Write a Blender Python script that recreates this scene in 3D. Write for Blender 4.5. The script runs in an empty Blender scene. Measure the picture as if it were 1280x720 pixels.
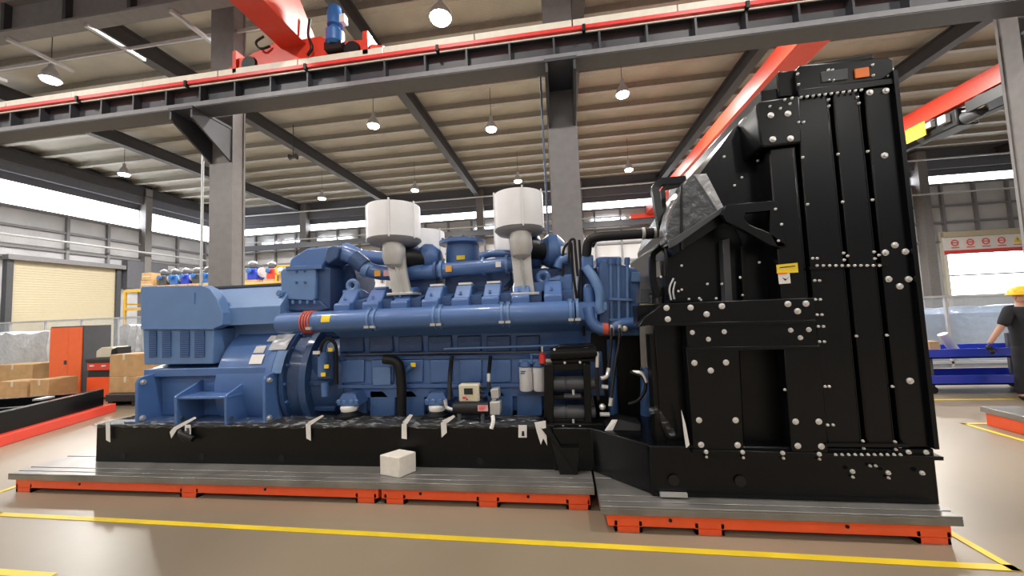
import bpy, bmesh, math, random
from mathutils import Vector as V, Matrix
random.seed(7)
C = bpy.context.scene.collection
PI = math.pi

# ---------------------------------------------------------------- camera
FPX, CAMH = 455.0, 1.7
_y = V((62, 26, FPX)).normalized()
_x = -V((-3060, 152, FPX)).normalized()
_x = (_x - _y * _x.dot(_y)).normalized()
_z = -_y.cross(_x)
if _z.y > 0: _z = -_z
RM = Matrix((_x, _y, _z))                  # world = RM @ (right, down, forward)
CO = V((0, 0, CAMH))
def F(u, v, Y=None, X=None, Z=None):
    """real-world point seen at a photo position on a given wall / floor / front plane"""
    d = RM @ V((u - 640, v - 360, FPX))
    t = X / d.x if X is not None else (Y / d.y if Y is not None else (Z - CAMH) / d.z)
    return CO + d * t
cd = bpy.data.cameras.new('camera'); cam = bpy.data.objects.new('camera', cd); C.objects.link(cam)
cd.sensor_width = 36; cd.lens = FPX / 1280 * 36; cd.clip_start = 0.05; cd.clip_end = 300
r_, d_, f_ = RM @ V((1, 0, 0)), RM @ V((0, 1, 0)), RM @ V((0, 0, 1))
m3 = Matrix((r_, -d_, -f_)).transposed()
cam.matrix_world = Matrix.Translation(CO) @ m3.to_4x4()
sc = bpy.context.scene; sc.camera = cam
sc.view_settings.view_transform = 'Standard'; sc.view_settings.look = 'None'
sc.view_settings.gamma = 1; sc.view_settings.use_curve_mapping = False
sc.view_settings.exposure = 0.0

# ---------------------------------------------------------------- materials
def mat(name, col, rough=0.5, metal=0.0, var=0.08, scale=6.0, coat=0.0, spec=0.5, emit=None, es=0.0, alpha=1.0, trans=0.0, bump=0.0, bscale=40):
    m = bpy.data.materials.new(name); m.use_nodes = True
    nt = m.node_tree; b = nt.nodes['Principled BSDF']
    b.inputs['Roughness'].default_value = rough; b.inputs['Metallic'].default_value = metal
    b.inputs['Coat Weight'].default_value = coat; b.inputs['Specular IOR Level'].default_value = spec
    b.inputs['Coat Roughness'].default_value = 0.12
    b.inputs['Alpha'].default_value = alpha; b.inputs['Transmission Weight'].default_value = trans
    tc = nt.nodes.new('ShaderNodeTexCoord')
    n = nt.nodes.new('ShaderNodeTexNoise'); n.inputs['Scale'].default_value = scale; n.inputs['Detail'].default_value = 4
    nt.links.new(tc.outputs['Object'], n.inputs['Vector'])
    r = nt.nodes.new('ShaderNodeValToRGB')
    r.color_ramp.elements[0].position = 0.3; r.color_ramp.elements[1].position = 0.7
    r.color_ramp.elements[0].color = (*[max(0, c * (1 - var)) for c in col], 1)
    r.color_ramp.elements[1].color = (*[min(1, c * (1 + var)) for c in col], 1)
    nt.links.new(n.outputs['Fac'], r.inputs['Fac']); nt.links.new(r.outputs['Color'], b.inputs['Base Color'])
    if emit: b.inputs['Emission Color'].default_value = (*emit, 1); b.inputs['Emission Strength'].default_value = es
    if bump:
        n2 = nt.nodes.new('ShaderNodeTexNoise'); n2.inputs['Scale'].default_value = bscale; n2.inputs['Detail'].default_value = 3
        bp = nt.nodes.new('ShaderNodeBump'); bp.inputs['Strength'].default_value = bump; bp.inputs['Distance'].default_value = 0.05
        nt.links.new(tc.outputs['Object'], n2.inputs['Vector']); nt.links.new(n2.outputs['Fac'], bp.inputs['Height']); nt.links.new(bp.outputs['Normal'], b.inputs['Normal'])
    return m
def corrugated(name, col, col2, axis, freq, rough=0.55, spec=0.4):
    m = mat(name, col, rough, spec=spec); nt = m.node_tree; b = nt.nodes['Principled BSDF']
    tc = nt.nodes.new('ShaderNodeTexCoord'); w = nt.nodes.new('ShaderNodeTexWave')
    w.wave_type = 'BANDS'; w.bands_direction = axis; w.inputs['Scale'].default_value = freq
    w.inputs['Distortion'].default_value = 0.0
    nt.links.new(tc.outputs['Object'], w.inputs['Vector'])
    bp = nt.nodes.new('ShaderNodeBump'); bp.inputs['Strength'].default_value = 0.5; bp.inputs['Distance'].default_value = 0.04
    nt.links.new(w.outputs['Fac'], bp.inputs['Height']); nt.links.new(bp.outputs['Normal'], b.inputs['Normal'])
    n = nt.nodes.new('ShaderNodeTexNoise'); n.inputs['Scale'].default_value = 0.7
    nt.links.new(tc.outputs['Object'], n.inputs['Vector'])
    r = nt.nodes.new('ShaderNodeValToRGB'); r.color_ramp.elements[0].position = .35; r.color_ramp.elements[1].position = .65
    r.color_ramp.elements[0].color = (*col, 1); r.color_ramp.elements[1].color = (*col2, 1)
    nt.links.new(n.outputs['Fac'], r.inputs['Fac']); nt.links.new(r.outputs['Color'], b.inputs['Base Color'])
    return m
M = dict(
    blue=mat('blue_engine_paint', (.07, .15, .355), .38, coat=.25, var=.06),
    bluel=mat('blue_cover_paint', (.115, .215, .42), .45, coat=.15, var=.05),
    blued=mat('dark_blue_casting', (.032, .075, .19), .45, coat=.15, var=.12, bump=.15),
    black=mat('black_gloss_paint', (.0022, .0026, .0036), .27, spec=.28, var=.2),
    blackm=mat('black_steel_paint', (.004, .0038, .0035), .40, spec=.25, var=.2),
    rubber=mat('black_rubber', (.007, .007, .008), .5, spec=.35),
    dgrey=mat('dark_grey_steel', (.055, .058, .066), .5),
    colgrey=mat('column_grey_paint', (.19, .18, .18), .55),
    beam=mat('runway_beam_paint', (.045, .048, .058), .5),
    wallm=corrugated('metal_wall_sheet', (.54, .54, .55), (.62, .62, .63), 'X', 8.0),
    walll=corrugated('metal_side_wall_sheet', (.54, .55, .58), (.62, .63, .66), 'Y', 8.0),
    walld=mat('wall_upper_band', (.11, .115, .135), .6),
    girt=mat('wall_girt_paint', (.20, .20, .215), .55),
    roof=corrugated('roof_sheet', (.41, .40, .355), (.49, .475, .42), 'X', 6.0, .6),
    purlin=mat('purlin_galvanised', (.34, .32, .275), .5),
    rafter=mat('rafter_paint', (.045, .043, .045), .55),
    red=mat('crane_red_paint', (.66, .052, .026), .4, coat=.2, var=.05),
    orange=mat('orange_red_paint', (.90, .105, .024), .42, coat=.15, var=.06),
    cabor=mat('orange_cabinet_paint', (.85, .14, .03), .4, coat=.2, var=.04),
    deck=mat('cast_iron_deck', (.235, .225, .21), .30, metal=.45, var=.25, scale=3),
    white=mat('white_filter_paint', (.72, .72, .74), .45, var=.03),
    alu=mat('cast_aluminium', (.50, .49, .47), .42, metal=.35, var=.08),
    steel=mat('zinc_plated_steel', (.75, .74, .72), .32, metal=.7, var=.05),
    yellow=mat('yellow_sticker', (.85, .62, .03), .5),
    ylw_line=mat('yellow_floor_paint', (.80, .58, .03), .45, var=.12, scale=3),
    ylw_rail=mat('yellow_rail_paint', (.70, .42, .04), .5),
    orsticker=mat('orange_sticker', (.85, .20, .03), .5),
    wsticker=mat('white_sticker', (.78, .76, .72), .5, var=.03),
    pink=mat('pale_pink_label', (.70, .40, .42), .5),
    tape=mat('white_tape', (.75, .73, .70), .5, var=.04),
    card=mat('cardboard', (.50, .31, .14), .7, var=.12),
    pallet=mat('black_plastic', (.02, .02, .022), .5),
    cream=mat('cream_shutter', (.52, .46, .32), .55, var=.03),
    paleline=mat('pale_cover_strip', (.72, .70, .60), .5, var=.06),
    pipeg=mat('galvanised_pipe', (.55, .56, .58), .4, metal=.3),
    motor=mat('blue_motor_paint', (.03, .13, .38), .4),
    cartb=mat('cart_blue_paint', (.015, .04, .42), .4, coat=.2),
    redhose=mat('red_silicone_hose', (.55, .10, .06), .55),
    beige=mat('beige_plastic', (.62, .57, .44), .5, var=.03),
    screen=mat('dark_display', (.015, .02, .02), .25),
    skin=mat('skin', (.48, .27, .19), .55),
    cloth=mat('black_cloth', (.012, .013, .017), .85),
    helmet=mat('yellow_helmet_plastic', (.85, .55, .02), .3),
    brown=mat('rusty_opening', (.10, .035, .025), .6),
    block=mat('pale_foam_block', (.76, .71, .64), .7, var=.06, scale=20),
    redbar=mat('red_conductor_bar', (.75, .05, .045), .4),
    wrapg=mat('film_covered_grey', (.07, .075, .085), .22, coat=.6, bump=.5, bscale=14),
    windim=mat('added_dim_pane', (.8, .8, .8), .4, emit=(.93, .96, 1.0), es=2.2),
    dish=mat('grey_filter_base', (.26, .26, .27), .5),
    amber=mat('amber_sticker', (.80, .38, .06), .5),
    slate=mat('slate_blue_pipe', (.05, .08, .15), .5),
    winlight=mat('bright_sky_pane', (.9, .9, .9), .3, emit=(.93, .96, 1.0), es=9.0),
    lamp=mat('lamp_glow', (1, 1, 1), .3, emit=(1, .95, .86), es=45.0),
    lampw=mat('bright_lamp_glow', (1, 1, 1), .3, emit=(1, .95, .86), es=45.0),
)
def film_mat(name, col, alpha, rough=.15, bump=.7, bscale=18):
    m = mat(name, col, rough, spec=.8, bump=bump, bscale=bscale, alpha=alpha)
    return m

def shiny_film(name):
    m = bpy.data.materials.new(name); m.use_nodes = True; nt = m.node_tree; nt.nodes.clear()
    o = nt.nodes.new('ShaderNodeOutputMaterial'); mx = nt.nodes.new('ShaderNodeMixShader'); tr = nt.nodes.new('ShaderNodeBsdfTransparent')
    p = nt.nodes.new('ShaderNodeBsdfPrincipled'); p.inputs['Base Color'].default_value = (.45, .46, .48, 1); p.inputs['Roughness'].default_value = .12
    tc = nt.nodes.new('ShaderNodeTexCoord'); n = nt.nodes.new('ShaderNodeTexNoise'); n.inputs['Scale'].default_value = 22; n.inputs['Detail'].default_value = 6
    mp = nt.nodes.new('ShaderNodeMapping'); mp.inputs['Scale'].default_value = (.5, 1, 2.2)
    nt.links.new(tc.outputs['Object'], mp.inputs['Vector']); nt.links.new(mp.outputs['Vector'], n.inputs['Vector'])
    r = nt.nodes.new('ShaderNodeValToRGB'); r.color_ramp.elements[0].position = .52; r.color_ramp.elements[1].position = .78
    r.color_ramp.elements[0].color = (.03, .03, .03, 1); r.color_ramp.elements[1].color = (.6, .6, .6, 1)  # pale opaque noise patches stand in for highlights on the clear film
    bp = nt.nodes.new('ShaderNodeBump'); bp.inputs['Strength'].default_value = .9; bp.inputs['Distance'].default_value = .03
    nt.links.new(n.outputs['Fac'], bp.inputs['Height']); nt.links.new(bp.outputs['Normal'], p.inputs['Normal'])
    nt.links.new(n.outputs['Fac'], r.inputs['Fac']); nt.links.new(r.outputs['Color'], mx.inputs['Fac'])
    nt.links.new(tr.outputs[0], mx.inputs[1]); nt.links.new(p.outputs[0], mx.inputs[2]); nt.links.new(mx.outputs[0], o.inputs['Surface'])
    return m
M['film'] = shiny_film('wrinkled_plastic_film')
M['filmw'] = film_mat('milky_plastic_wrap', (.55, .57, .60), .75, .22, .8, 7)
M['glass'] = mat('clear_partition_panel', (.62, .70, .78), .12, alpha=.22)

# floor: glossy epoxy with faint wear patches
fm = mat('epoxy_floor', (.265, .212, .148), .34, var=.14, scale=.5, spec=.65)
M['floor'] = fm

# ---------------------------------------------------------------- mesh builder
class MB:
    def __init__(s): s.bm = bmesh.new()
    def box(s, x0, x1, y0, y1, z0, z1):
        vs = [s.bm.verts.new(p) for p in ((x0,y0,z0),(x1,y0,z0),(x1,y1,z0),(x0,y1,z0),(x0,y0,z1),(x1,y0,z1),(x1,y1,z1),(x0,y1,z1))]
        for f in ((3,2,1,0),(4,5,6,7),(0,1,5,4),(1,2,6,5),(2,3,7,6),(3,0,4,7)): s.bm.faces.new([vs[i] for i in f])
        return s
    def prism(s, pts, ext):
        """polygon (3-D points) pushed along ext"""
        ext = V(ext); a = [s.bm.verts.new(p) for p in pts]; b = [s.bm.verts.new(V(p) + ext) for p in pts]; n = len(pts)
        fs = [s.bm.faces.new(a), s.bm.faces.new(b[::-1])]
        for i in range(n): fs.append(s.bm.faces.new((a[i], b[i], b[(i+1) % n], a[(i+1) % n])))
        return s
    def px(s, pts, Y, depth):
        return s.prism([F(u, v, Y=Y) for u, v in pts], (0, depth, 0))
    def yz(s, prof, x0, x1):
        return s.prism([(x0, y, z) for y, z in prof], (x1 - x0, 0, 0))
    def rings(s, rs, cap=True, close=False):
        vv = [[s.bm.verts.new(p) for p in r] for r in rs]; n = len(rs[0])
        for k in range(len(vv) - (0 if close else 1)):
            a, b = vv[k], vv[(k+1) % len(vv)]
            for i in range(n): s.bm.faces.new((a[i], a[(i+1) % n], b[(i+1) % n], b[i]))
        if cap and not close: s.bm.faces.new(vv[0][::-1]); s.bm.faces.new(vv[-1])
        return s
    def lathe(s, o, d, prof, seg=28):
        o = V(o); d = V(d).normalized(); q = d.to_track_quat('Z', 'Y'); ux, uy = q @ V((1,0,0)), q @ V((0,1,0))
        return s.rings([[o + d*h + (ux*math.cos(2*PI*i/seg) + uy*math.sin(2*PI*i/seg))*max(r, 1e-4) for i in range(seg)] for h, r in prof])
    def cyl(s, a, b, r, r2=None, seg=20):
        a, b = V(a), V(b)
        return s.lathe(a, b - a, [(0, r), ((b-a).length, r if r2 is None else r2)], seg)
    def tube(s, pts, r, seg=12, fillet=0.0, rad=None):
        P = [V(p) for p in pts]
        if fillet:
            Q = [P[0]]
            for i in range(1, len(P)-1):
                a, b, c = P[i-1], P[i], P[i+1]
                f = min(fillet, (a-b).length*.48, (c-b).length*.48)
                s0, s1 = b + (a-b).normalized()*f, b + (c-b).normalized()*f
                for k in range(7):
                    t = k/6; Q.append(s0*(1-t)**2 + b*2*t*(1-t) + s1*t*t)
            Q.append(P[-1]); P = Q
        rs = []; up = None
        for i, p in enumerate(P):
            t = (P[min(i+1, len(P)-1)] - P[max(i-1, 0)]).normalized()
            if up is None: up = t.orthogonal().normalized()
            else:
                up = up - t*up.dot(t)
                up = up.normalized() if up.length > 1e-6 else t.orthogonal().normalized()
            w = t.cross(up); rr = r if rad is None else rad[min(i, len(rad)-1)]
            rs.append([p + (up*math.cos(2*PI*k/seg) + w*math.sin(2*PI*k/seg))*rr for k in range(seg)])
        return s.rings(rs)
    def ball(s, c, r, sx=1, sy=1, sz=1, seg=16):
        mtx = Matrix.Translation(V(c)) @ Matrix.Diagonal((sx, sy, sz, 1))
        bmesh.ops.create_uvsphere(s.bm, u_segments=seg, v_segments=max(8, seg//2), radius=r, matrix=mtx); return s
    def torus(s, c, axis, R, r, seg=28, seg2=8, a0=0, a1=2*PI):
        c = V(c); d = V(axis).normalized(); q = d.to_track_quat('Z', 'Y'); ux, uy = q @ V((1,0,0)), q @ V((0,1,0))
        full = abs(a1-a0-2*PI) < 1e-5; rs = []
        for i in range(seg if full else seg+1):
            a = a0 + (a1-a0)*i/seg; e = ux*math.cos(a) + uy*math.sin(a)
            rs.append([c + e*(R + r*math.cos(2*PI*k/seg2)) + d*r*math.sin(2*PI*k/seg2) for k in range(seg2)])
        return s.rings(rs, close=full)
    def rot(s, ang, c, axis='Z'):
        bmesh.ops.rotate(s.bm, verts=s.bm.verts, cent=V(c), matrix=Matrix.Rotation(ang, 3, axis)); return s
    def build(s, name, m, parent=None, bevel=0.0, ang=35):
        bmesh.ops.recalc_face_normals(s.bm, faces=s.bm.faces)
        vs = [v.co for v in s.bm.verts]
        lo = V((min(v.x for v in vs), min(v.y for v in vs), min(v.z for v in vs))); hi = V((max(v.x for v in vs), max(v.y for v in vs), max(v.z for v in vs)))
        c = (lo + hi)/2
        if parent is None: c.z = lo.z
        bmesh.ops.translate(s.bm, verts=s.bm.verts, vec=-c)
        me = bpy.data.meshes.new(name); s.bm.to_mesh(me); s.bm.free()
        for p in me.polygons: p.use_smooth = True
        me.set_sharp_from_angle(angle=math.radians(ang))
        me.materials.append(M[m] if isinstance(m, str) else m)
        o = bpy.data.objects.new(name, me); C.objects.link(o)
        o.location = c - (WL(parent) if parent else V((0,0,0)))
        if parent: o.parent = parent
        if bevel:
            b = o.modifiers.new('edge', 'BEVEL'); b.width = bevel; b.segments = 2; b.limit_method = 'ANGLE'; b.angle_limit = math.radians(40)
        return o
def WL(o):
    p = V((0,0,0))
    while o: p += o.location; o = o.parent
    return p
def tag(o, label, cat, group=None, kind=None):
    if label: o['label'] = label
    if cat: o['category'] = cat
    if group: o['group'] = group
    if kind: o['kind'] = kind
    return o
def thing(name, label, cat, loc, group=None):
    o = bpy.data.objects.new(name, None); o.empty_display_size = .2; C.objects.link(o); o.location = loc
    return tag(o, label, cat, group)
def struct(o): o['kind'] = 'structure'; return o
def dup(o, loc, label=None, parent=None):
    c = o.copy(); C.objects.link(c); c.location = loc
    if parent: c.parent = parent
    if label: c['label'] = label
    for ch in list(o.children):
        dup(ch, ch.location, None, c)
    return c
def B(*a): return MB().box(*a)

# ================================================================ THE HALL
XL, YB, ZR = -31.0, 30.0, 12.0
floor = struct(B(-33, 46, -17, 32, -.2, 0).build('floor', 'floor'))
ceil = struct(B(XL-.3, 46, -16.3, YB+.3, ZR+.32, ZR+.45).build('ceiling', 'roof'))
for i in range(29):
    y = 30.2 - i*1.6
    B(XL, 46, y-.04, y+.04, ZR+.02, ZR+.32).build('purlin', 'purlin', ceil)
    B(XL, 46, y-.12, y+.12, ZR, ZR+.03).build('purlin_flange', 'purlin', ceil)
# unseen wall behind the camera; its dim windows are added for the cooler to reflect
wf = struct(B(XL-.3, 46, -16.3, -16, 0, 8.9).build('wall_front', 'wallm'))
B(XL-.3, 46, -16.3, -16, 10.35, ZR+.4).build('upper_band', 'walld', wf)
for k in range(9):
    x = XL+.5+k*8.5
    B(x-.3, x+.3, -16, -15.5, 0, ZR).build('wall_column', 'colgrey', wf)
    if k < 8:
        o = struct(B(x+.35, x+8.1, -16.06, -16.03, 8.9, 10.35).build('window_%d' % (k+31), 'windim'))
# left wall
def wall_bits():
    w = struct(B(XL-.3, XL, -16, YB+.3, 0, 8.9).build('wall_left', 'walll'))
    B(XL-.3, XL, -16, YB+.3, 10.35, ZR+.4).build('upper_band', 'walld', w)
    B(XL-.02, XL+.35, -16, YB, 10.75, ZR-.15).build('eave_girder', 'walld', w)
    for y in (23.15, 15.4, 7.7, 0):
        B(XL, XL+.55, y-.22, y+.22, 0, ZR).build('wall_column', 'colgrey', w)
    for y in (27.9, 25.6, 21.0, 18.9, 13.0, 10.7):
        B(XL, XL+.2, y-.07, y+.07, 5.9, 8.9).build('wall_post', 'girt', w)
    for z in (7.75, 6.55, 8.82, 5.95):
        B(XL, XL+.16, -16, YB, z-.07, z+.07).build('wall_girt', 'girt', w)
    B(XL, XL+.5, 21.9, 24.6, 4.4, 6.4).build('dark_brace_panel', 'walld', w)
    return w
wl = wall_bits()
for i, (y0, y1) in enumerate(((23.4, 29.6), (15.6, 22.9), (7.9, 15.2), (.2, 7.5))):
    o = struct(B(XL-.06, XL-.03, y0, y1, 8.9, 10.35).build('window_%d' % (i+1), 'winlight'))
    f = MB().box(XL-.1, XL+.02, y0, y1, 8.88, 8.96).box(XL-.1, XL+.02, y0, y1, 10.3, 10.37).build('window_frame', 'girt', o)
# back wall
wb = struct(B(XL-.3, 46, YB, YB+.3, 0, 9.65).build('wall_back', 'wallm'))
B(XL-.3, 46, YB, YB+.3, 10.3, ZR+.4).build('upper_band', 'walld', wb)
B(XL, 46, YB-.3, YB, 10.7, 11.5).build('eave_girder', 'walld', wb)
bcx = [-22.6, -14.5, -6.4, 1.8, 10.0, 18.2, 26.2, 34.4]
for x in bcx:
    B(x-.3, x+.3, YB-.6, YB, 0, ZR).build('wall_column', 'colgrey', wb)
x = XL+1.2
while x < 44:
    B(x-.07, x+.07, YB-.2, YB, 4.6, 9.65).build('wall_post', 'girt', wb); x += 2.05
for z in (8.0, 6.8, 9.6, 5.4):
    B(XL, 46, YB-.16, YB, z-.07, z+.07).build('wall_girt', 'girt', wb)
bx = [XL+.3] + bcx
for i in range(len(bx)-1):
    x0, x1 = bx[i]+.35, bx[i+1]-.35
    o = struct(B(x0, x1, YB+.03, YB+.06, 9.65, 10.3).build('window_%d' % (i+5), 'winlight'))
    MB().box(x0, x1, YB-.05, YB+.1, 9.62, 9.7).box(x0, x1, YB-.05, YB+.1, 10.26, 10.32).build('window_frame', 'girt', o)
# lower glazed strips on the back wall, some of them bright between posts
for k, (u0, u1) in enumerate(((330, 349), (355, 379), (398, 440), (470, 520), (595, 622), (740, 782))):
    a, b = F(u0, 290, Y=YB), F(u1, 290, Y=YB)
    o = struct(B(a.x, b.x, YB-.18, YB-.17, 8.72, 8.95).build('window_%d' % (k+20), 'winlight'))
# pipe rails
tag(MB().tube([(XL+.9, -4, 7.05), (XL+.9, YB-.9, 7.05)], .07).build('pipe_rail', 'pipeg', None), 'pale horizontal pipe running along the window-side wall above the cream shutter', 'pipe')
tag(MB().tube([(XL+.9, YB-.9, 8.75), (45, YB-.9, 8.75)], .06).build('pipe_rail', 'pipeg', None), 'thin pale pipe running along the far wall under the upper windows', 'pipe')
tag(MB().tube([(XL+.9, YB-1.2, 11.15), (45, YB-1.2, 11.15)], .06).build('pipe_rail', 'pipeg', None), 'thin pale pipe high on the far wall just under the roof', 'pipe')
# cream roller shutter on the left wall
d1 = MB()
for k in range(38):
    z = .05 + k*.15; d1.box(XL+.14, XL+.20, 16.55, 21.4, z, z+.143)
d1 = struct(d1.build('door_1', 'cream'))
MB().box(XL+.02, XL+.35, 16.3, 16.55, 0, 5.9).box(XL+.02, XL+.35, 21.4, 21.65, 0, 5.9).build('door_guide', 'dgrey', d1)
B(XL+.02, XL+.6, 16.2, 21.75, 5.72, 6.0).build('door_housing', 'girt', d1)
# far doorway on the right, bright daylight outside, banner over it
d2 = struct(B(27.45, 33.5, YB-.05, YB-.02, 1.5, 4.45).build('door_2', 'winlight'))
MB().box(27.2, 27.45, YB-.25, YB-.02, 0, 6.1).box(33.5, 33.75, YB-.25, YB-.02, 0, 6.1).build('door_frame', 'paleline', d2)
B(27.2, 33.75, YB-.12, YB-.05, 2.88, 3.0).build('door_rail', 'pipeg', d2)
B(27.45, 33.5, YB-.12, YB-.03, 0, 1.5).build('door_lower_panel', 'pipeg', d2)
bn = tag(B(27.2, 33.7, YB-.32, YB-.26, 4.45, 5.65).build('safety_banner', 'wsticker'), 'white safety banner with red stripe and warning icons over the bright far doorway', 'banner')
B(27.2, 33.7, YB-.34, YB-.325, 4.45, 4.72).build('red_stripe', 'redbar', bn)
B(27.2, 33.7, YB-.40, YB-.2, 5.68, 6.05).build('banner_header', 'cream', bn)
for k in range(6):
    x = 27.9 + k*.95; z = 5.25
    if k < 4: o = MB().torus((x, YB-.335, z), (0,1,0), .2, .035, 20, 6).box(x-.18, x+.18, YB-.345, YB-.33, z-.02, z+.03).build('icon_ring', 'redbar', bn)
    else:
        o = MB().prism([(x-.24, YB-.345, z-.2), (x+.24, YB-.345, z-.2), (x, YB-.345, z+.22)], (0, .015, 0)).build('icon_triangle', 'yellow', bn)
        MB().box(x-.02, x+.02, YB-.352, YB-.346, z-.08, z+.1).build('icon_mark', 'rubber', bn)
    B(x-.25, x+.25, YB-.345, YB-.33, z-.38, z-.32).build('icon_caption', 'redbar', bn)
# rafters
for x in (-30.6, -22.9, -14.6, -6.5, 1.0, 8.2, 15.6, 23.5, 31.5):
    struct(MB().box(x-.2, x+.2, -16, YB, ZR-.65, ZR-.6).box(x-.04, x+.04, -16, YB, ZR-.6, ZR-.05).box(x-.2, x+.2, -16, YB, ZR-.05, ZR).build('rafter', 'rafter'))
# main columns
colx = [-17.0, -8.42, .21, 9.35, 18.0]
cols = []
for i, x in enumerate(colx):
    t = MB().box(x-.33, x+.33, 8.0, 8.05, 0, ZR-.6).box(x-.33, x+.33, 8.33, 8.38, 0, ZR-.6).box(x-.31, x-.28, 8.05, 8.33, 0, ZR-.6).box(x+.28, x+.31, 8.05, 8.33, 0, ZR-.6)
    o = struct(t.build('hall_column', 'colgrey'))
    B(x-.36, x+.36, 7.98, 8.40, 0, .06).build('base_plate', 'dgrey', o)
    # bracket that carries the runway beam
    br = MB().prism([(x-.3, 8.0, 6.62), (x-.3, 7.0, 6.62), (x-.3, 7.0, 6.4), (x-.3, 8.0, 5.75)], (.05, 0, 0))
    br.prism([(x+.25, 8.0, 6.62), (x+.25, 7.0, 6.62), (x+.25, 7.0, 6.4), (x+.25, 8.0, 5.75)], (.05, 0, 0)).box(x-.32, x+.32, 6.98, 8.0, 6.6, 6.66)
    br.build('bracket', 'beam', o)
    cols.append(o)
# runway beam on the column brackets
rw = struct(MB().box(-30, 22, 7.23, 7.27, 6.75, 7.2).box(-30, 22, 7.03, 7.47, 6.64, 6.70).box(-30, 22, 7.1, 7.4, 7.2, 7.24).build('runway_beam', 'beam'))
B(-30, 22, 7.02, 7.06, 6.66, 6.76).build('lit_flange_edge', 'girt', rw)  # coloured lighter than the beam to paint in the lit flange edge
B(-30, 22, 7.05, 7.08, 7.155, 7.185).build('pale_edge', 'paleline', rw)  # thin strip coloured pale as a lit edge under the red bar
B(-30, 22, 7.22, 7.28, 7.24, 7.33).build('crane_rail', 'dgrey', rw)
B(-30, 22, 7.0, 7.06, 7.2, 7.275).build('red_conductor_bar', 'redbar', rw)
for k in range(26):
    x = -29.5 + k*2.0
    B(x, x+1.97, 7.04, 7.08, 7.285, 7.44).build('pale_cover', 'paleline', rw)
for k in range(58):
    x = -29.6 + k*.9
    B(x-.02, x+.02, 7.06, 7.23, 6.75, 7.2).build('stiffener', 'beam', rw)
for k in range(17):
    x = -29.3 + k*3.0
    B(x-.03, x+.03, 6.97, 7.1, 7.14, 7.27).build('bar_clip', 'rubber', rw)
# upper tier runway (top left)
ur = struct(MB().box(-30, -6.2, 7.2, 7.25, 9.36, 10.1).box(-30, -6.2, 7.05, 7.4, 9.3, 9.36).box(-30, -6.2, 7.05, 7.4, 10.1, 10.16).build('upper_runway_beam', 'girt'))
for k in range(12):
    x = -29 + k*1.9
    B(x-.05, x+.05, 7.06, 7.2, 9.36, 10.1).build('stiffener', 'beam', ur)
B(-30, -9.0, 7.1, 7.3, 10.22, 10.4).build('orange_rail', 'orange', ur)
B(-30, -6.2, 8.1, 8.14, 9.28, 9.36).build('outer_rail', 'pipeg', ur)
for k in range(9):
    x = -28.6 + k*2.45
    B(x-.05, x+.05, 7.2, 8.5, 9.22, 9.3).build('cross_strut', 'pipeg', ur)

# ---------------------------------------------------------------- overhead cranes
cr = thing('bridge_crane', 'red bridge crane with blue travel motor on its end carriage above the blue machine', 'crane', (-5.5, 7.2, 7.33))
yz = [(-5.5, 7.8), (7.35, 7.8), (7.5, 7.95), (7.5, 8.1), (6.7, 8.9), (-5.5, 8.9)]
MB().yz(yz, -5.98, -5.35).build('girder', 'red', cr, bevel=.01)
et = MB().prism([(-7.1, 7.1, 7.42), (-3.9, 7.1, 7.42), (-3.9, 7.1, 7.72), (-4.7, 7.1, 7.78), (-5.0, 7.1, 7.95), (-6.2, 7.1, 7.95), (-6.9, 7.1, 7.72), (-7.1, 7.1, 7.72)], (0, .32, 0)).build('end_carriage', 'red', cr, bevel=.015)
for x, s in ((-7.1, -1), (-3.9, 1)):
    MB().lathe((x, 7.26, 7.56), (s,0,0), [(0,.13),(.1,.11),(.16,.1),(.3,.07),(.32,.02)]).build('buffer', 'red', et)
for x in (-6.75, -4.25):
    MB().lathe((x, 7.05, 7.52), (0,1,0), [(0,.05),(.0,.17),(.05,.19),(.4,.19),(.4,.05)]).build('wheel', 'rubber', et)
B(-3.98, -3.86, 7.04, 7.45, 7.34, 7.86).build('end_plate', 'red', et)
B(-7.14, -7.05, 7.04, 7.45, 7.34, 7.86).build('end_plate', 'red', et)
mo = MB().lathe((-4.62, 7.05, 7.62), (0,0,1), [(0,.14),(.05,.2),(.3,.2),(.34,.13),(.42,.11),(.45,.16),(.75,.16),(.78,.14),(.88,.13),(.9,.02)]).build('travel_motor', 'motor', cr)
B(-4.48, -4.36, 6.98, 7.12, 8.1, 8.28).build('terminal_cover', 'wsticker', mo)
B(-4.82, -4.42, 6.95, 7.15, 7.5, 7.66).build('gearbox', 'rubber', mo)
MB().tube([(-5.2, 7.02, 8.3), (-5.22, 6.98, 7.9), (-5.1, 6.98, 7.6), (-5.25, 7.0, 7.46)], .03, fillet=.1).build('cable', 'rubber', cr)
MB().tube([(-6.35, 7.05, 8.1), (-6.55, 7.0, 7.95), (-6.4, 7.0, 7.75), (-6.2, 7.05, 7.85)], .025, fillet=.12).build('cable', 'rubber', cr)

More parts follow.
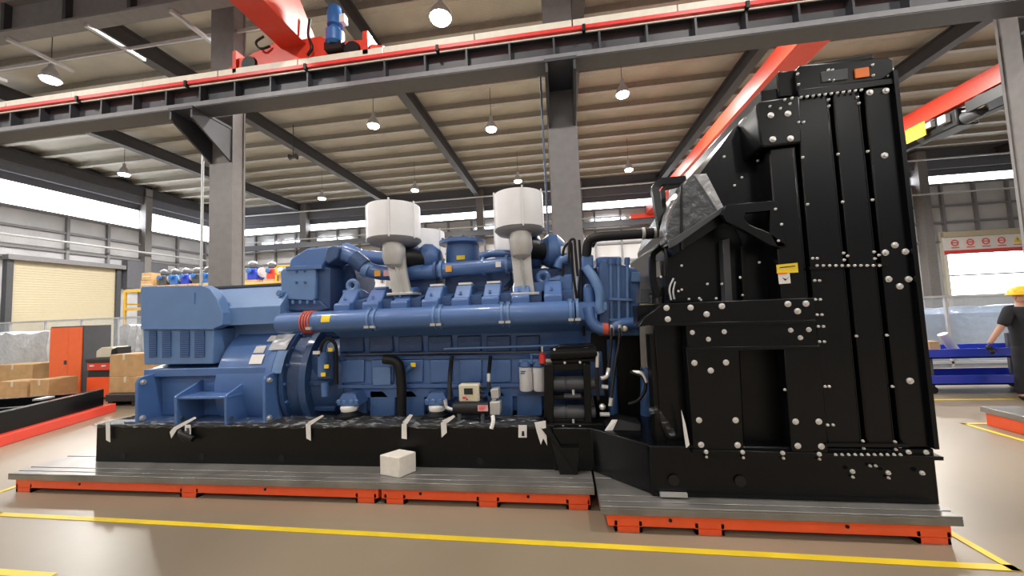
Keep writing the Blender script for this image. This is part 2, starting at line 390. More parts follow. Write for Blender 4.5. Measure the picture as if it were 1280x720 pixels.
def far_crane(x0, x1, z0, z1, label, y0, hoist):
    c = thing('bridge_crane', label, 'crane', ((x0+x1)/2, y0, z0), 'red bridge cranes in the far bay')
    MB().box(x0, x1, y0, YB-1.4, z0, z1).box(x0-.08, x0, y0, YB-1.4, z0, z0+.06).build('girder', 'red', c, bevel=.01)
    B(x0-1.2, x1+1.2, y0-.1, y0+.3, z0-.25, z0+.1).build('end_carriage', 'red', c)
    B(x0-1.2, x1+1.2, YB-1.6, YB-1.2, z0-.25, z0+.1).build('end_carriage', 'red', c)
    if hoist:
        y = hoist
        h = B(x0-.1, x1-.1, y, y+1.3, z0-.75, z0-.1).build('hoist', 'rubber', c, bevel=.05)
        MB().lathe((x0+.2, y-.5, z0-.5), (0,1,0), [(0,.2),(.5,.24),(1.9,.24),(2.2,.18)]).build('drum', 'dgrey', h)
        MB().box(x0-.28, x0-.12, y+.2, y+.5, z0-.5, z0-.2).box(x0-.28, x0-.12, y+.75, y+1.0, z0-.4, z0-.2).build('wheel_block', 'pipeg', h)
        a, b = F(1156, 160, X=x0-.3), F(1131, 160, X=x0-.3)
        B(x0-.3, x0-.26, a.y, b.y, a.z-.28, a.z+.28).build('load_sign', 'yellow', c)
        MB().tube([(x0-.1, y-1.2, z0-.1), (x0-.1, y-.9, z0-.55), (x0, y-.1, z0-.3)], .03, fillet=.3).build('cable', 'paleline', c)
        B(x0-.2, x0+.5, y-2.2, y-.4, z0-.5, z0-.12).build('control_box', 'rubber', c)
        MB().cyl((x0-.4, y+1.8, z0-.62), (x0-.4, y+1.8, z0-1.6), .015).build('hoist_rope', 'dgrey', c)
    return c
far_crane(6.75, 7.5, 8.6, 9.25, 'long red crane girder rising behind the top of the black cooler', 8.75, None)
far_crane(14.85, 15.55, 8.6, 9.3, 'red crane girder with dark hoist and yellow sign right of the black cooler', 8.75, F(1205, 170, X=14.9).y)
struct(MB().box(-30, 22, 8.86, 8.9, 7.9, 8.3).box(-30, 22, 8.7, 9.05, 7.86, 7.92).box(-30, 22, 8.7, 9.05, 8.28, 8.34).build('far_runway_beam', 'beam'))
struct(MB().box(-30, 22, YB-1.5, YB-1.3, 7.9, 8.34).build('far_wall_runway_beam', 'beam'))

# ---------------------------------------------------------------- lamps
LP = [(-3.0, 9.5, 'bright round lamp above the red-railed crane beam, topmost of all lamps'),
      (-7.8, 14.6, 'round lamp glowing left of centre between two roof rafters, above the left white drum'),
      (-2.8, 16.0, 'round lamp glowing on the roof just left of the central column'),
      (2.8, 14.4, 'round lamp glowing on the roof right of the central column'),
      (-16.6, 9.6, 'round lamp at far left above the crane beam, under the upper tier beam'),
      (-9.4, 23.0, 'small distant lamp right of the left white drum, close under the roof edge'),
      (-2.4, 23.0, 'small distant lamp just above the right white drum'),
      (4.5, 22.7, 'small distant lamp right of the central column, left of the red girder'),
      (-16.2, 23.0, 'small distant lamp between the big left column and the left white drum'),
      (-23.5, 16.6, 'hanging bell lamp near the long bright windows of the side wall')]
for i, (x, y, lb) in enumerate(LP):
    z = 10.0
    t = thing('high_bay_lamp', lb, 'lamp', (x, y, z), 'high bay lamps under the roof')
    k = 1.2 if i == 0 else 1.0
    MB().lathe((x, y, z+.06), (0,0,1), [(0,.26*k),(.12,.25*k),(.3,.16*k),(.42,.08),(.6,.08),(.62,.02)]).build('shade', 'pipeg', t)
    MB().lathe((x, y, z), (0,0,1), [(0,.05),(0,.22*k),(.05,.23*k)]).build('glowing_disc', 'lampw' if i == 0 else 'lamp', t)
    MB().cyl((x, y, z+.6), (x, y, ZR+.05), .012, seg=8).build('hanging_rod', 'dgrey', t)
def light(name, kind, loc, energy, col=(1, .96, .90), **kw):
    l = bpy.data.lights.new(name, kind); l.energy = energy; l.color = col
    for a, b in kw.items(): setattr(l, a, b)
    o = bpy.data.objects.new(name, l); C.objects.link(o); o.location = loc; return o
for x in (-23.5, -16.4, -9.2, -2.8, 4.5, 11.5, 18.5):
    for y in (-11.0, -4.5, 2.0, 9.3, 15.8, 23.0):  # rows behind the camera are added unseen fill, without fixtures
        light('lamp_and_fill_light', 'SPOT', (x, y, 9.93), 420 if y < 0 else (1050 if y < 5 else 1900), spot_size=2.95, spot_blend=.4, shadow_soft_size=.25)
w = bpy.data.worlds.new('daylight'); bpy.context.scene.world = w; w.use_nodes = True
w.node_tree.nodes['Background'].inputs['Color'].default_value = (.86, .93, 1.0, 1)
w.node_tree.nodes['Background'].inputs['Strength'].default_value = .32

p = F(366.5, 196, Z=10.3)
sp = thing('roof_speaker', 'small dark device hanging on a rod below the rafter right of the big left column', 'speaker', (p.x, p.y, 10.2))
MB().cyl((p.x, p.y, 10.35), (p.x, p.y, ZR+.05), .02, seg=8).build('hanging_rod', 'rafter', sp)
MB().lathe((p.x-.2, p.y, 10.3), (1,0,0), [(0,.16),(.1,.1),(.3,.1),(.4,.16)], 16).build('horn', 'rafter', sp)
# ---------------------------------------------------------------- floor markings
def line(label, pts, wd=.055):
    mb = MB()
    for (x0, y0), (x1, y1) in zip(pts, pts[1:]):
        a, b = V((x0, y0, .002)), V((x1, y1, .002)); d = (b-a).normalized(); n = V((-d.y, d.x, 0))*wd/2
        e = d*wd/2
        mb.prism([a-n-e, b-n+e, b+n+e, a+n-e], (0, 0, .003))
    return struct(tag(mb.build('floor_line', 'ylw_line'), label, 'floor marking'))
line('long yellow floor line in front of the platform, turning back at its right end', [(-14, 2.84), (-5.3, 2.83), (2.66, 2.72), (2.62, 7.2)])
line('short yellow floor line at the lower left corner of the view', [(-12, 2.22), (-3.6, 2.17)])
line('yellow floor line leading away past the left end of the platform', [(-5.95, 2.84), (-6.1, 4.4)])
line('yellow floor line around the small platform at the right edge', [(5.1, 3.4), (5.1, 5.56), (12, 5.9)])
line('yellow floor line in front of the blue carts', [(3.6, 6.75), (12, 6.9)])

# ================================================================ PLATFORMS
def platform(label, x0, x1, y0, y1, frames, feet):
    t = thing('steel_platform', label, 'platform', ((x0+x1)/2, y0, 0), 'low orange framed platforms under the generator')
    mb = MB(); n = 6; wdt = (y1-y0)/n
    mb.box(x0, x1, y0, y1, .135, .185)
    ys = [y0, y0+.07, y0+.16]
    while ys[-1] < y1-.3: ys.append(ys[-1]+.3)
    ys.append(y1)
    for a, b in zip(ys, ys[1:]): mb.box(x0, x1, a+(.006 if a > y0 else 0), b-(.006 if b < y1 else 0), .185, .2)
    mb.build('iron_deck', 'deck', t, bevel=.004)
    for (a, b) in frames:
        fr = MB().box(a, b, y0+.03, y0+.12, .04, .134).box(a, b, y1-.12, y1-.03, .04, .134).box(a, a+.1, y0+.12, y1-.12, .04, .134).box(b-.1, b, y0+.12, y1-.12, .04, .134)
        fr = fr.build('frame', 'orange', t, bevel=.006)
        for q in (.2, .72):
            x = a + (b-a)*q
            MB().cyl((x, y0+.025, .095), (x, y0+.035, .095), .013, seg=14).build('bolt_hole', 'rubber', fr)
    for x in feet:
        f = MB().box(x-.1, x+.1, y0+.03, y0+.25, 0, .04).box(x-.1, x-.08, y0+.03, y0+.1, 0, .08).box(x+.08, x+.1, y0+.03, y0+.1, 0, .08)
        f.build('foot', 'orange', t)
        B(x-.1, x+.1, y1-.25, y1-.03, 0, .04).build('foot', 'orange', t)
    return t
platform('long grey decked orange platform carrying the blue alternator and engine', -5.88, .20, 3.20, 5.75,
         [(-5.83, -1.74), (-1.71, .16)], [-5.72, -3.72, -1.86, -1.58, -.72, .06])
platform('shorter orange platform under the black cooler, set forward of the long one', .22, 2.60, 2.91, 5.95,
         [(.27, 2.55)], [.42, 1.0, 2.44])

# ================================================================ GENERATOR
G = thing('diesel_generator_set', 'large blue diesel generator with tall black cooler on a black skid base', 'generator', (-1.4, 4.4, .2))
YC = 4.4
# --- skid base
bs = MB()
bs.box(-5.26, -.12, 3.52, 3.56, .2, .61).box(-5.26, .6, 3.56, 3.72, .57, .61).box(-5.26, .6, 3.56, 3.72, .2, .24)
bs.box(-5.26, .6, 5.24, 5.28, .2, .61).box(-5.26, -5.22, 3.56, 5.24, .2, .61)
for x in (-4.6, -3.4, -2.4, -1.2, -.2): bs.box(x-.05, x+.05, 3.56, 5.24, .3, .58)
base = bs.build('skid_base', 'blackm', G, bevel=.008)
for u, v in ((252, 568), (352, 568), (600, 572), (154, 564)):
    p = F(u, v, Y=3.515); MB().cyl((p.x, 3.515, .27), (p.x, 3.525, .27), .035, seg=16).build('lifting_hole', 'rubber', base)
p = F(232, 545, Y=3.5)
MB().ball((p.x, 3.5, p.z), .05, 1.3, .7, 1.2).tube([(p.x-.06, 3.5, p.z+.05), (p.x-.02, 3.47, .52), (p.x+.12, 3.48, .47)], .03, fillet=.05).build('wrapped_valve', 'rubber', base)
MB().prism([F(672, 530, Y=3.50), F(683, 528, Y=3.50), V((F(700,600,Y=3.4).x, 3.42, .202)), V((F(722,600,Y=3.4).x, 3.42, .202)), F(724, 560, Y=3.45), F(700, 560, Y=3.45)], (0, .15, 0)).build('jacking_bracket', 'blackm', base)
b2 = MB().prism([(-.14, 3.5, .2), (.22, 3.5, .2), (.62, 3.12, .2), (.64, 3.07, .2), (2.6, 3.06, .2), (2.6, 5.75, .2), (.62, 5.7, .2), (.22, 5.28, .2), (-.14, 5.28, .2)], (0, 0, .39))
b2 = b2.build('cooler_base', 'black', G, bevel=.01)
pa = F(838, 611, Y=3.05)
MB().box(pa.x-.08, pa.x+.12, 3.035, 3.06, .215, .245).build('lashing_slot', 'steel', b2)
for u, v in ((842, 600), (925, 601)):
    p = F(u, v, Y=3.06); MB().cyl((p.x, 3.05, p.z), (p.x, 3.06, p.z), .04, seg=16).build('lifting_hole', 'rubber', b2)
MB().prism([F(757, 533, Y=3.45), F(775, 524, Y=3.5), F(802, 530, Y=3.45), F(802, 556, Y=3.4), F(775, 552, Y=3.4)], (0, .2, .0)).build('wrapped_lug', 'rubber', b2, bevel=.01)
MB().prism([F(755, 540, Y=3.42), F(765, 525, Y=3.47), F(772, 525, Y=3.47), F(762, 546, Y=3.42)], (0, .012, 0)).build('white_tape', 'tape', b2)

# --- alternator
YA = 3.72
AZ, AR = .95, .72
al = MB().lathe((-4.95, YC, AZ), (1,0,0), [(0,.3),(0,.48),(1.0,.48),(1.0,AR-.02),(1.02,AR),(1.66,AR),(1.66,AR+.03),(1.74,AR+.03),(1.74,AR-.04),(1.82,AR-.06)], 56)
zl = F(250, 458, Y=3.76).z
al.yz([(3.80, .63), (3.78, zl-.06), (3.80, zl-.02), (3.95, zl+.02), (4.85, zl+.02), (5.0, zl-.02), (5.04, zl-.08), (5.02, .63)], -4.92, -3.22)
alt = al.build('alternator', 'blue', G, bevel=.008)
xL, xR = F(172, 500, Y=3.55).x, F(331, 500, Y=3.55).x
B(F(182, 462, Y=3.72).x, xR, 3.70, 3.9, F(250, 470, Y=3.72).z, F(250, 460, Y=3.72).z).build('top_ledge', 'blue', alt, bevel=.008)
for x in (xL, xR):
    zt_ = F(172, 473, Y=3.55).z
    o = MB().yz([(3.54, .615), (3.53, zt_-.05), (3.55, zt_), (3.60, zt_+.015), (3.80, zt_+.04), (3.86, zt_+.02), (3.86, .615)], x-.018, x+.018).build('end_plate', 'blue', alt, bevel=.008)
    for (y, z) in ((3.585, zt_-.05), (3.585, .66)):
        MB().lathe((x+.018, y, z), (1,0,0), [(0,.032),(.01,.032),(.012,.02),(.028,.02)], 14).build('bolt', 'steel', o)
xa_, xb_f = F(221, 505, Y=3.50).x, F(283, 505, Y=3.50).x
zt_ = F(222, 496, Y=3.5).z
ft = MB().box(xa_, xb_f+.02, 3.50, 3.80, zt_-.03, zt_).build('mounting_foot', 'blue', alt, bevel=.008)
for x in (xa_, xb_f):
    MB().yz([(3.49, .615), (3.48, zt_), (3.50, zt_+.02), (3.80, zt_+.14), (3.80, .615)], x-.015, x+.015).build('foot_gusset', 'blue', ft, bevel=.006)
    MB().lathe((x+.015, 3.54, .67), (1,0,0), [(0,.022),(.015,.022)], 12).build('bolt', 'dgrey', ft)
B(-4.95, -3.2, 3.56, 3.85, .612, .63).build('foot_rail', 'blued', alt); B(-4.95, -3.2, 4.95, 5.18, .612, .63).build('foot_rail', 'blued', alt)
# terminal box: wide housing with chamfered shoulder, and front air inlet cover
YT = 3.70
tb = MB()
x0, x1, xe = F(178, 380, Y=YT).x, F(257, 380, Y=YT).x, F(350, 385, Y=3.95).x
zt = F(253, 356, Y=YT).z
YH_ = 3.80
xe = F(350, 385, Y=YH_).x
zc, zb0 = F(310, 384, Y=YH_).z, F(310, 406, Y=YH_).z
tb.yz([(YH_, zb0), (YH_, zc), (4.02, zt-.02), (4.78, zt-.02), (5.0, zc), (5.0, zb0)], x0+.05, xe).box(x0+.1, xe-.02, 4.0, 4.8, 1.4, zb0)
term = tb.build('terminal_box', 'bluel', alt, bevel=.006, ang=20)
fc = MB().px([(175.5, 361), (177, 358), (253, 356.5), (262, 361), (271, 373), (278, 391), (278, 406), (267, 411), (176, 411)], YT, .12).build('inlet_hood', 'bluel', term, bevel=.006, ang=20)
lv = MB().px([(178, 411), (267, 411), (266, 455), (180, 456)], YT+.02, .30).build('inlet_cover', 'bluel', term, bevel=.012)
MB().px([(176, 409.5), (267, 409.5), (267, 411.5), (176, 411.5)], YT-.012, .02).build('cover_lip', 'bluel', lv)
for u0, u1 in ((186, 195), (202.5, 213), (225, 236), (243, 255)):
    pl = MB().px([(u0, 414), (u1, 413.5), (u1, 446), (u0, 447)], YT+.012, .02).build('louver', 'blued', lv)
    for k in range(12):
        v = 415.5 + k*2.65; MB().px([(u0+.3, v), (u1-.3, v-.2), (u1-.3, v+.9), (u0+.3, v+1.1)], YT+.002, .014).build('louver_slat', 'blue', lv)
B(x0+.03, xe, 4.0, 4.8, zt-.02, zt+.005).build('lid', 'dgrey', term)
B(F(243,372,Y=YT).x, F(243,372,Y=YT).x+.012, YT-.006, YT, 1.93, 2.06).build('seam', 'blue', fc)
# drum labels and clear end band
def on_drum(u, v, wd, ht, m, nm, par, rr=.725):
    """small plate bent to the drum where the line of sight meets it"""
    lo, hi = YC-rr, YC
    for _ in range(40):
        y = (lo+hi)/2; p = F(u, v, Y=y)
        if (y-YC)**2 + (p.z-AZ)**2 > rr*rr: lo = y
        else: hi = y
    p = F(u, v, Y=lo); a = math.atan2(p.z-AZ, YC-lo); rs = []
    for k in range(7):
        aa = a + (k/6-.5)*ht/rr
        rs.append([(p.x+dx, YC-math.cos(aa)*q, AZ+math.sin(aa)*q) for dx, q in ((-wd/2, rr), (wd/2, rr), (wd/2, rr+.004), (-wd/2, rr+.004))])
    return MB().rings(rs).build(nm, m, par)
on_drum(325, 437, .13, .09, 'alu', 'rating_plate', alt)
on_drum(321, 449, .16, .11, 'wsticker', 'rating_plate', alt)
on_drum(341, 423, .10, .09, 'wsticker', 'rating_plate', alt)
on_drum(352, 427, .22, .22, 'filmw', 'clear_cover', alt, .765)
on_drum(349, 452, .12, .26, 'bluel', 'side_cover', alt, .755)

# --- flywheel housing between alternator and engine
fw = MB().lathe((-3.13, YC, .98), (1,0,0), [(0,.60),(.0,.72),(.05,.72),(.05,.66),(.22,.60),(.22,.70),(.30,.70),(.30,.60),(.5,.55),(.62,.5)], 48)
for a in range(-60, 241, 30):
    an = math.radians(a); c = V((0, -math.cos(an), math.sin(an)))
    fw.tube([V((-2.92, YC, .98))+c*.60, V((-2.58, YC, .98))+c*.60], .03, 6)
fly = fw.build('flywheel_housing', 'blued', G)
for k in range(9):
    an = math.radians(-50 + k*17); c = V((0, -math.cos(an), math.sin(an)))
    MB().cyl(V((-3.09, YC, .98))+c*.69, V((-3.06, YC, .98))+c*.69, .018, seg=8).build('bolt', 'blue', fly)
MB().box(-2.95, -2.58, 3.82, 3.95, 1.0, 1.32).build('starter_window', 'blued', fly, bevel=.02)
sm = MB().tube([F(404, 470, Y=3.72), F(404, 440, Y=3.72)], .055, 16).tube([F(404, 440, Y=3.72), F(406, 427, Y=3.7), F(414, 424, Y=3.72)], .03, fillet=.04)
sm.tube([F(407, 495, Y=3.72), F(406, 478, Y=3.72)], .04, 14)
sm = sm.build('starter_solenoid', 'blue', fly)
for u, v in ((404.5, 468), (408.5, 458), (413.5, 437)):
    p = F(u, v, Y=3.66); B(p.x-.025, p.x+.025, p.y-.01, p.y, p.z-.02, p.z+.02).build('yellow_tag', 'yellow', sm)
p = F(396, 441, Y=3.66); B(p.x-.04, p.x+.04, p.y-.01, p.y, p.z-.015, p.z+.02).build('white_tag', 'wsticker', sm)
MB().tube([F(399, 445, Y=3.68), F(403, 428, Y=3.66), F(411, 422, Y=3.68), F(420, 430, Y=3.72), F(421, 480, Y=3.75)], .018, 8, fillet=.06).build('cable', 'rubber', sm)

# --- engine block
YE = 3.92
xb0, xb1 = F(420, 450, Y=YE).x, F(700, 450, Y=YE).x
eb = MB().box(xb0, .40, YE, 4.88, .78, 1.24)            # crankcase
eb.yz([(YE+.06, .62), (YE+.04, .78), (4.76, .78), (4.74, .62)], xb0+.1, .2)  # sump
eb.yz([(YE+.10, 1.24), (3.98, 1.46), (3.78, 1.58), (3.84, 1.76), (4.4, 1.8), (4.96, 1.76), (5.02, 1.58), (4.82, 1.46), (4.8, 1.24)], xb0+.02, .36)
eng = eb.build('engine_block', 'blue', G, bevel=.012)
pitch = (F(662, 450, Y=YE).x - F(441, 450, Y=YE).x)/6
for k in range(7):
    u = 441 + k*36.8
    a, b = F(u-15, 450, Y=YE), F(u+15, 450, Y=YE)
    MB().px([(u-14, 450), (u+14, 449.5), (u+14, 478), (u-14, 479)], YE-.025, .03).build('inspection_cover', 'blue', eng, bevel=.012)
    MB().px([(u-16, 488), (u+16, 487.5), (u+16, 520), (u-16, 521)], YE+.0, .07).build('sump_panel', 'blue', eng, bevel=.012)
    MB().px([(u-17, 420), (u+13, 419), (u+13, 440), (u-17, 441)], YE+.045, .1).build('cylinder_panel', 'blued', eng, bevel=.015)
MB().px([(420, 446), (700, 443), (700, 447), (420, 450)], YE-.03, .06).build('block_flange', 'blued', eng)
MB().px([(420, 481), (700, 479), (700, 484), (420, 486)], YE-.035, .06).build('sump_flange', 'blue', eng, bevel=.006)
MB().px([(466, 459), (488, 458.5), (488, 481), (466, 482)], YE-.05, .05).build('nameplate_boss', 'bluel', eng, bevel=.004)
MB().tube([F(555, 436, Y=3.86), F(720, 431, Y=3.86)], .011, 8).build('fuel_line', 'bluel', eng)
MB().tube([F(430, 443.5, Y=3.86), F(555, 441, Y=3.86), F(700, 440, Y=3.86)], .009, 8).build('fuel_line', 'dgrey', eng)
# cylinder heads, near and far bank
hx = [433, 468, 503, 541, 578, 615, 652, 692]
for k, u in enumerate(hx):
    xc = F(u, 380, Y=3.8).x; wd = .092
    for s in (-1, 1):
        prof = [(3.70, 1.74), (3.70, 1.84), (3.72, 1.86), (3.78, 1.87), (3.90, 2.0), (4.02, 2.02), (4.14, 1.98), (4.14, 1.74)]
        if s > 0: prof = [(2*YC-y, z) for y, z in prof]
        h = MB().yz(prof, xc-wd, xc+wd).build('cylinder_head', 'blue', G, bevel=.012)
        if s < 0:
            MB().yz([(3.80, 1.76), (3.80, 1.88), (4.05, 1.93), (4.05, 1.76)], xc+wd, xc+wd+.12).build('head_side', 'blued', h)
            MB().tube([(xc-.02, 3.80, 1.90), (xc-.02, 3.80, 1.93)], .014, 8).build('cover_bolt', 'bluel', h)
            if k not in (2, 6):
                B(xc-.075, xc+.075, 3.93, 4.0, 2.012, 2.035).build('head_clip', 'wsticker' if 2 < k < 6 else 'bluel', h)
# side manifold: the long blue pipe
YP = 3.68
pL, pR = F(352, 402, Y=YP), F(722, 398, Y=YP)
zp = 1.665
mp = MB().lathe((pL.x-.03, YP, zp), (1,0,0), [(0,.02),(0,.085),(.02,.105),(.08,.113),(pR.x-pL.x, .113),(pR.x-pL.x+.03,.02)], 32).build('coolant_manifold', 'blue', G)
for u in (467.5, 548, 631.5, 716):
    xx = F(u, 400, Y=YP).x; d = (-.02, .045)
    for dx in d:
        MB().lathe((xx+dx-.012, YP, zp), (1,0,0), [(0,.1),(0,.125),(.024,.125),(.024,.1)], 28).build('pipe_clamp', 'bluel', mp)
        B(xx+dx-.025, xx+dx+.025, YP-.13, YP-.10, zp-.085, zp-.06).build('clamp_bolt', 'alu', mp); B(xx+dx-.02, xx+dx+.02, YP-.06, YP-.03, zp+.105, zp+.13).build('clamp_bolt', 'bluel', mp)
for k in range(4):
    xx = F(382.5+k*3.3, 400, Y=YP).x
    MB().lathe((xx, YP, zp), (1,0,0), [(0,.1),(.003,.125),(.018,.125),(.021,.1)], 28).build('red_hose_rib', 'redhose', mp)
xx = F(395, 410, Y=YP).x; B(xx-.03, xx+.03, YP-.13, YP-.1, zp-.08, zp-.05).build('hose_clip', 'alu', mp)
p = F(415, 398, Y=YP); 
rs = []
for k in range(5):
    a = math.radians(-2 + k*9); rr = .115
    rs.append([(p.x-.05, YP-math.cos(a)*rr, zp+math.sin(a)*rr), (p.x+.05, YP-math.cos(a)*rr, zp+math.sin(a)*rr), (p.x+.05, YP-math.cos(a)*(rr+.003), zp+math.sin(a)*(rr+.003)), (p.x-.05, YP-math.cos(a)*(rr+.003), zp+math.sin(a)*(rr+.003))])
MB().rings(rs).build('yellow_label', 'yellow', mp)

# --- charge air cooler block (upper left of engine)
YI = 3.92
ic = MB().px([(350, 340), (353, 336), (392, 334), (394, 337), (394, 373), (391, 376), (352, 374)], YI, 1.0).build('charge_air_cooler', 'bluel', G, bevel=.012)
MB().px([(361, 335), (362, 325), (366, 321), (384, 310), (412, 308), (410, 322), (402, 335)], YI+.06, .85).build('cooler_hood', 'blue', ic, bevel=.02)
MB().px([(357, 333), (402, 331), (402, 336), (357, 338)], YI-.015, .9).build('top_flange', 'blue', ic, bevel=.004)
MB().px([(394, 337), (402, 333), (413, 335), (413, 388), (400, 388), (394, 373)], YI+.05, .6).build('outlet_chest', 'blued', ic, bevel=.012)
MB().px([(352, 375), (400, 376), (410, 386), (400, 389), (360, 388)], YI+.02, .6).build('lower_bracket', 'blued', ic, bevel=.01)
for k in range(5):
    u = 358 + k*9; q = F(u, 377.5, Y=YI-.01); MB().cyl((q.x, YI-.02, q.z-.02), (q.x, YI-.02, q.z+.02), .014, seg=8).build('bolt', 'bluel', ic)
for (u, v) in ((371, 339.5), (381, 339), (371, 353), (381.5, 353)):
    q = F(u, v, Y=YI); MB().lathe((q.x, YI, q.z), (0,-1,0), [(0,.014),(.014,.014)], 10).build('bolt', 'blued', ic)
q = F(353, 367, Y=YI); MB().lathe((q.x, YI, q.z), (0,-1,0), [(0,.04),(.05,.04),(.05,.02),(.06,.02)], 16).build('boss', 'bluel', ic)
MB().px([(408, 310), (416, 306), (425, 309), (422, 322), (410, 330), (405, 324)], YI-.02, .3).build('outlet_flange', 'blued', ic, bevel=.015)
MB().px([(412, 330), (440, 330), (445, 350), (438, 386), (412, 388)], 4.25, .5).build('back_casting', 'blued', ic, bevel=.02)

# --- charge air pipes above the heads
def fp(lst): return [F(u, v, Y=y) for u, v, y in lst]
cp = MB().tube(fp([(417, 316, 4.02), (436, 318, 4.02), (458, 336, 4.05), (474, 341, 4.08), (500, 342, 4.1), (530, 340, 4.1)]), .088, 20, fillet=.15).build('charge_air_pipe', 'blue', G)
MB().tube(fp([(442, 322, 4.02), (456, 333, 4.04)]), .098, 20).build('pipe_collar', 'blued', cp)
MB().tube(fp([(455, 336, 4.04), (462, 339, 4.05)]), .094, 20).build('pipe_collar', 'bluel', cp)
MB().tube(fp([(430, 312, 4.5), (452, 322, 4.5), (490, 325, 4.5), (520, 330, 4.5)]), .10, 20, fillet=.15).build('rear_pipe', 'blue', cp)
p = F(476, 341.5, Y=4.0); MB().box(p.x-.075, p.x+.0, p.y-.012, p.y-.005, p.z-.035, p.z+.035).build('orange_label', 'amber', cp)
p = F(483, 341.5, Y=4.0); MB().box(p.x-.03, p.x+.05, p.y-.012, p.y-.005, p.z-.035, p.z+.035).build('pale_label', 'pink', cp)
cp2 = MB().tube(fp([(530, 341, 4.1), (556, 338, 4.08), (600, 334, 4.05), (632, 331, 4.05), (650, 329, 4.1)]), .085, 20, fillet=.1).build('charge_air_pipe', 'blue', G)
for u, v in ((561, 336), ):
    p = F(u, v, Y=3.98); B(p.x-.035, p.x+.035, p.y-.012, p.y-.004, p.z-.035, p.z+.035).build('orange_label', 'amber', cp2)
p = F(623, 330.5, Y=3.96); B(p.x-.03, p.x+.03, p.y-.012, p.y-.004, p.z-.03, p.z+.03).build('white_label', 'wsticker', cp2)
for u, v in ((546, 338), (553, 337.5), (605, 333), (634, 331)):
    p = F(u, v, Y=4.08); MB().lathe((p.x-.015, 4.08, p.z), (1,0,0), [(0,.06),(0,.11),(.03,.11),(.03,.06)], 24).build('pipe_clamp', 'blued' if u < 550 else 'bluel', cp2)
MB().tube(fp([(600, 321, 4.2), (612, 317, 4.2), (640, 317, 4.2), (655, 325, 4.2)]), .045, 14, fillet=.1).build('vent_pipe', 'blue', cp2)
# exhaust outlet funnel
p0, p1 = F(579, 330, Y=4.4), F(579, 304, Y=4.4)
ex = MB().lathe((p0.x, YC, p0.z-.1), (0,0,1), [(0,.21),(.1,.21),(p1.z-p0.z+.06,.205),(p1.z-p0.z+.08,.29),(p1.z-p0.z+.12,.29),(p1.z-p0.z+.12,.2),(p1.z-p0.z+.05,.18)], 36).build('exhaust_outlet', 'blue', G)
p = F(576, 322, Y=4.19); B(p.x-.05, p.x+.05, p.y-.01, p.y+.004, p.z-.025, p.z+.025).build('yellow_label', 'yellow', ex)
for k in range(10):
    a = 2*PI*k/10; MB().cyl((p0.x+.255*math.cos(a), YC+.255*math.sin(a), p1.z+.0), (p0.x+.255*math.cos(a), YC+.255*math.sin(a), p1.z+.05), .014, seg=8).build('flange_bolt', 'blued', ex)
# turbochargers
def turbo(u, v, y, r, open_left):
    p = F(u, v, Y=y); t = MB().torus(p, (1,0,0), r*.62, r*.40, 32, 14)
    t.lathe((p.x-.17, p.y, p.z), (1,0,0), [(0,.02),(0,r*.62),(.06,r*.6),(.12,r*.75),(.34,r*.7),(.36,.02)], 28)
    t = t.build('turbocharger', 'blued', G)
    MB().lathe((p.x-.2, p.y, p.z), (1,0,0), [(0,r*.58),(.05,r*.58),(.05,.02),(.04,.01),(.02,r*.45),(.0,r*.52)], 28).build('compressor_inlet', 'brown', t)
    MB().lathe((p.x+.1, p.y, p.z), (1,0,0), [(0,r*.7),(.08,r*.95),(.18,r*.9),(.26,r*.5),(.27,.02)], 28).build('turbine_casing', 'blue', t)
    return t
turbo(516, 325, 4.3, .20, 1); turbo(668, 316, 4.3, .22, 1)
MB().px([(505, 342), (548, 340), (545, 365), (536, 385), (512, 385)], 4.15, .5).build('turbo_bracket', 'blued', G, bevel=.02)
MB().px([(556, 345), (640, 338), (640, 350), (620, 372), (556, 374)], 4.2, .4).build('centre_casting', 'blued', G, bevel=.02)
MB().px([(655, 335), (700, 335), (705, 388), (640, 388)], 4.2, .5).build('centre_casting', 'blued', G, bevel=.02)
# lifting eyes
for u, v in ((441, 357), (679, 347)):
    p = F(u, v, Y=3.95); o = MB().torus((p.x, 3.95, p.z), (0,1,0), .055, .028, 24, 10).box(p.x-.11, p.x+.11, 3.92, 3.98, p.z-.15, p.z-.05)
    o.build('lifting_eye', 'bluel' if u < 500 else 'blue', G, bevel=.004)

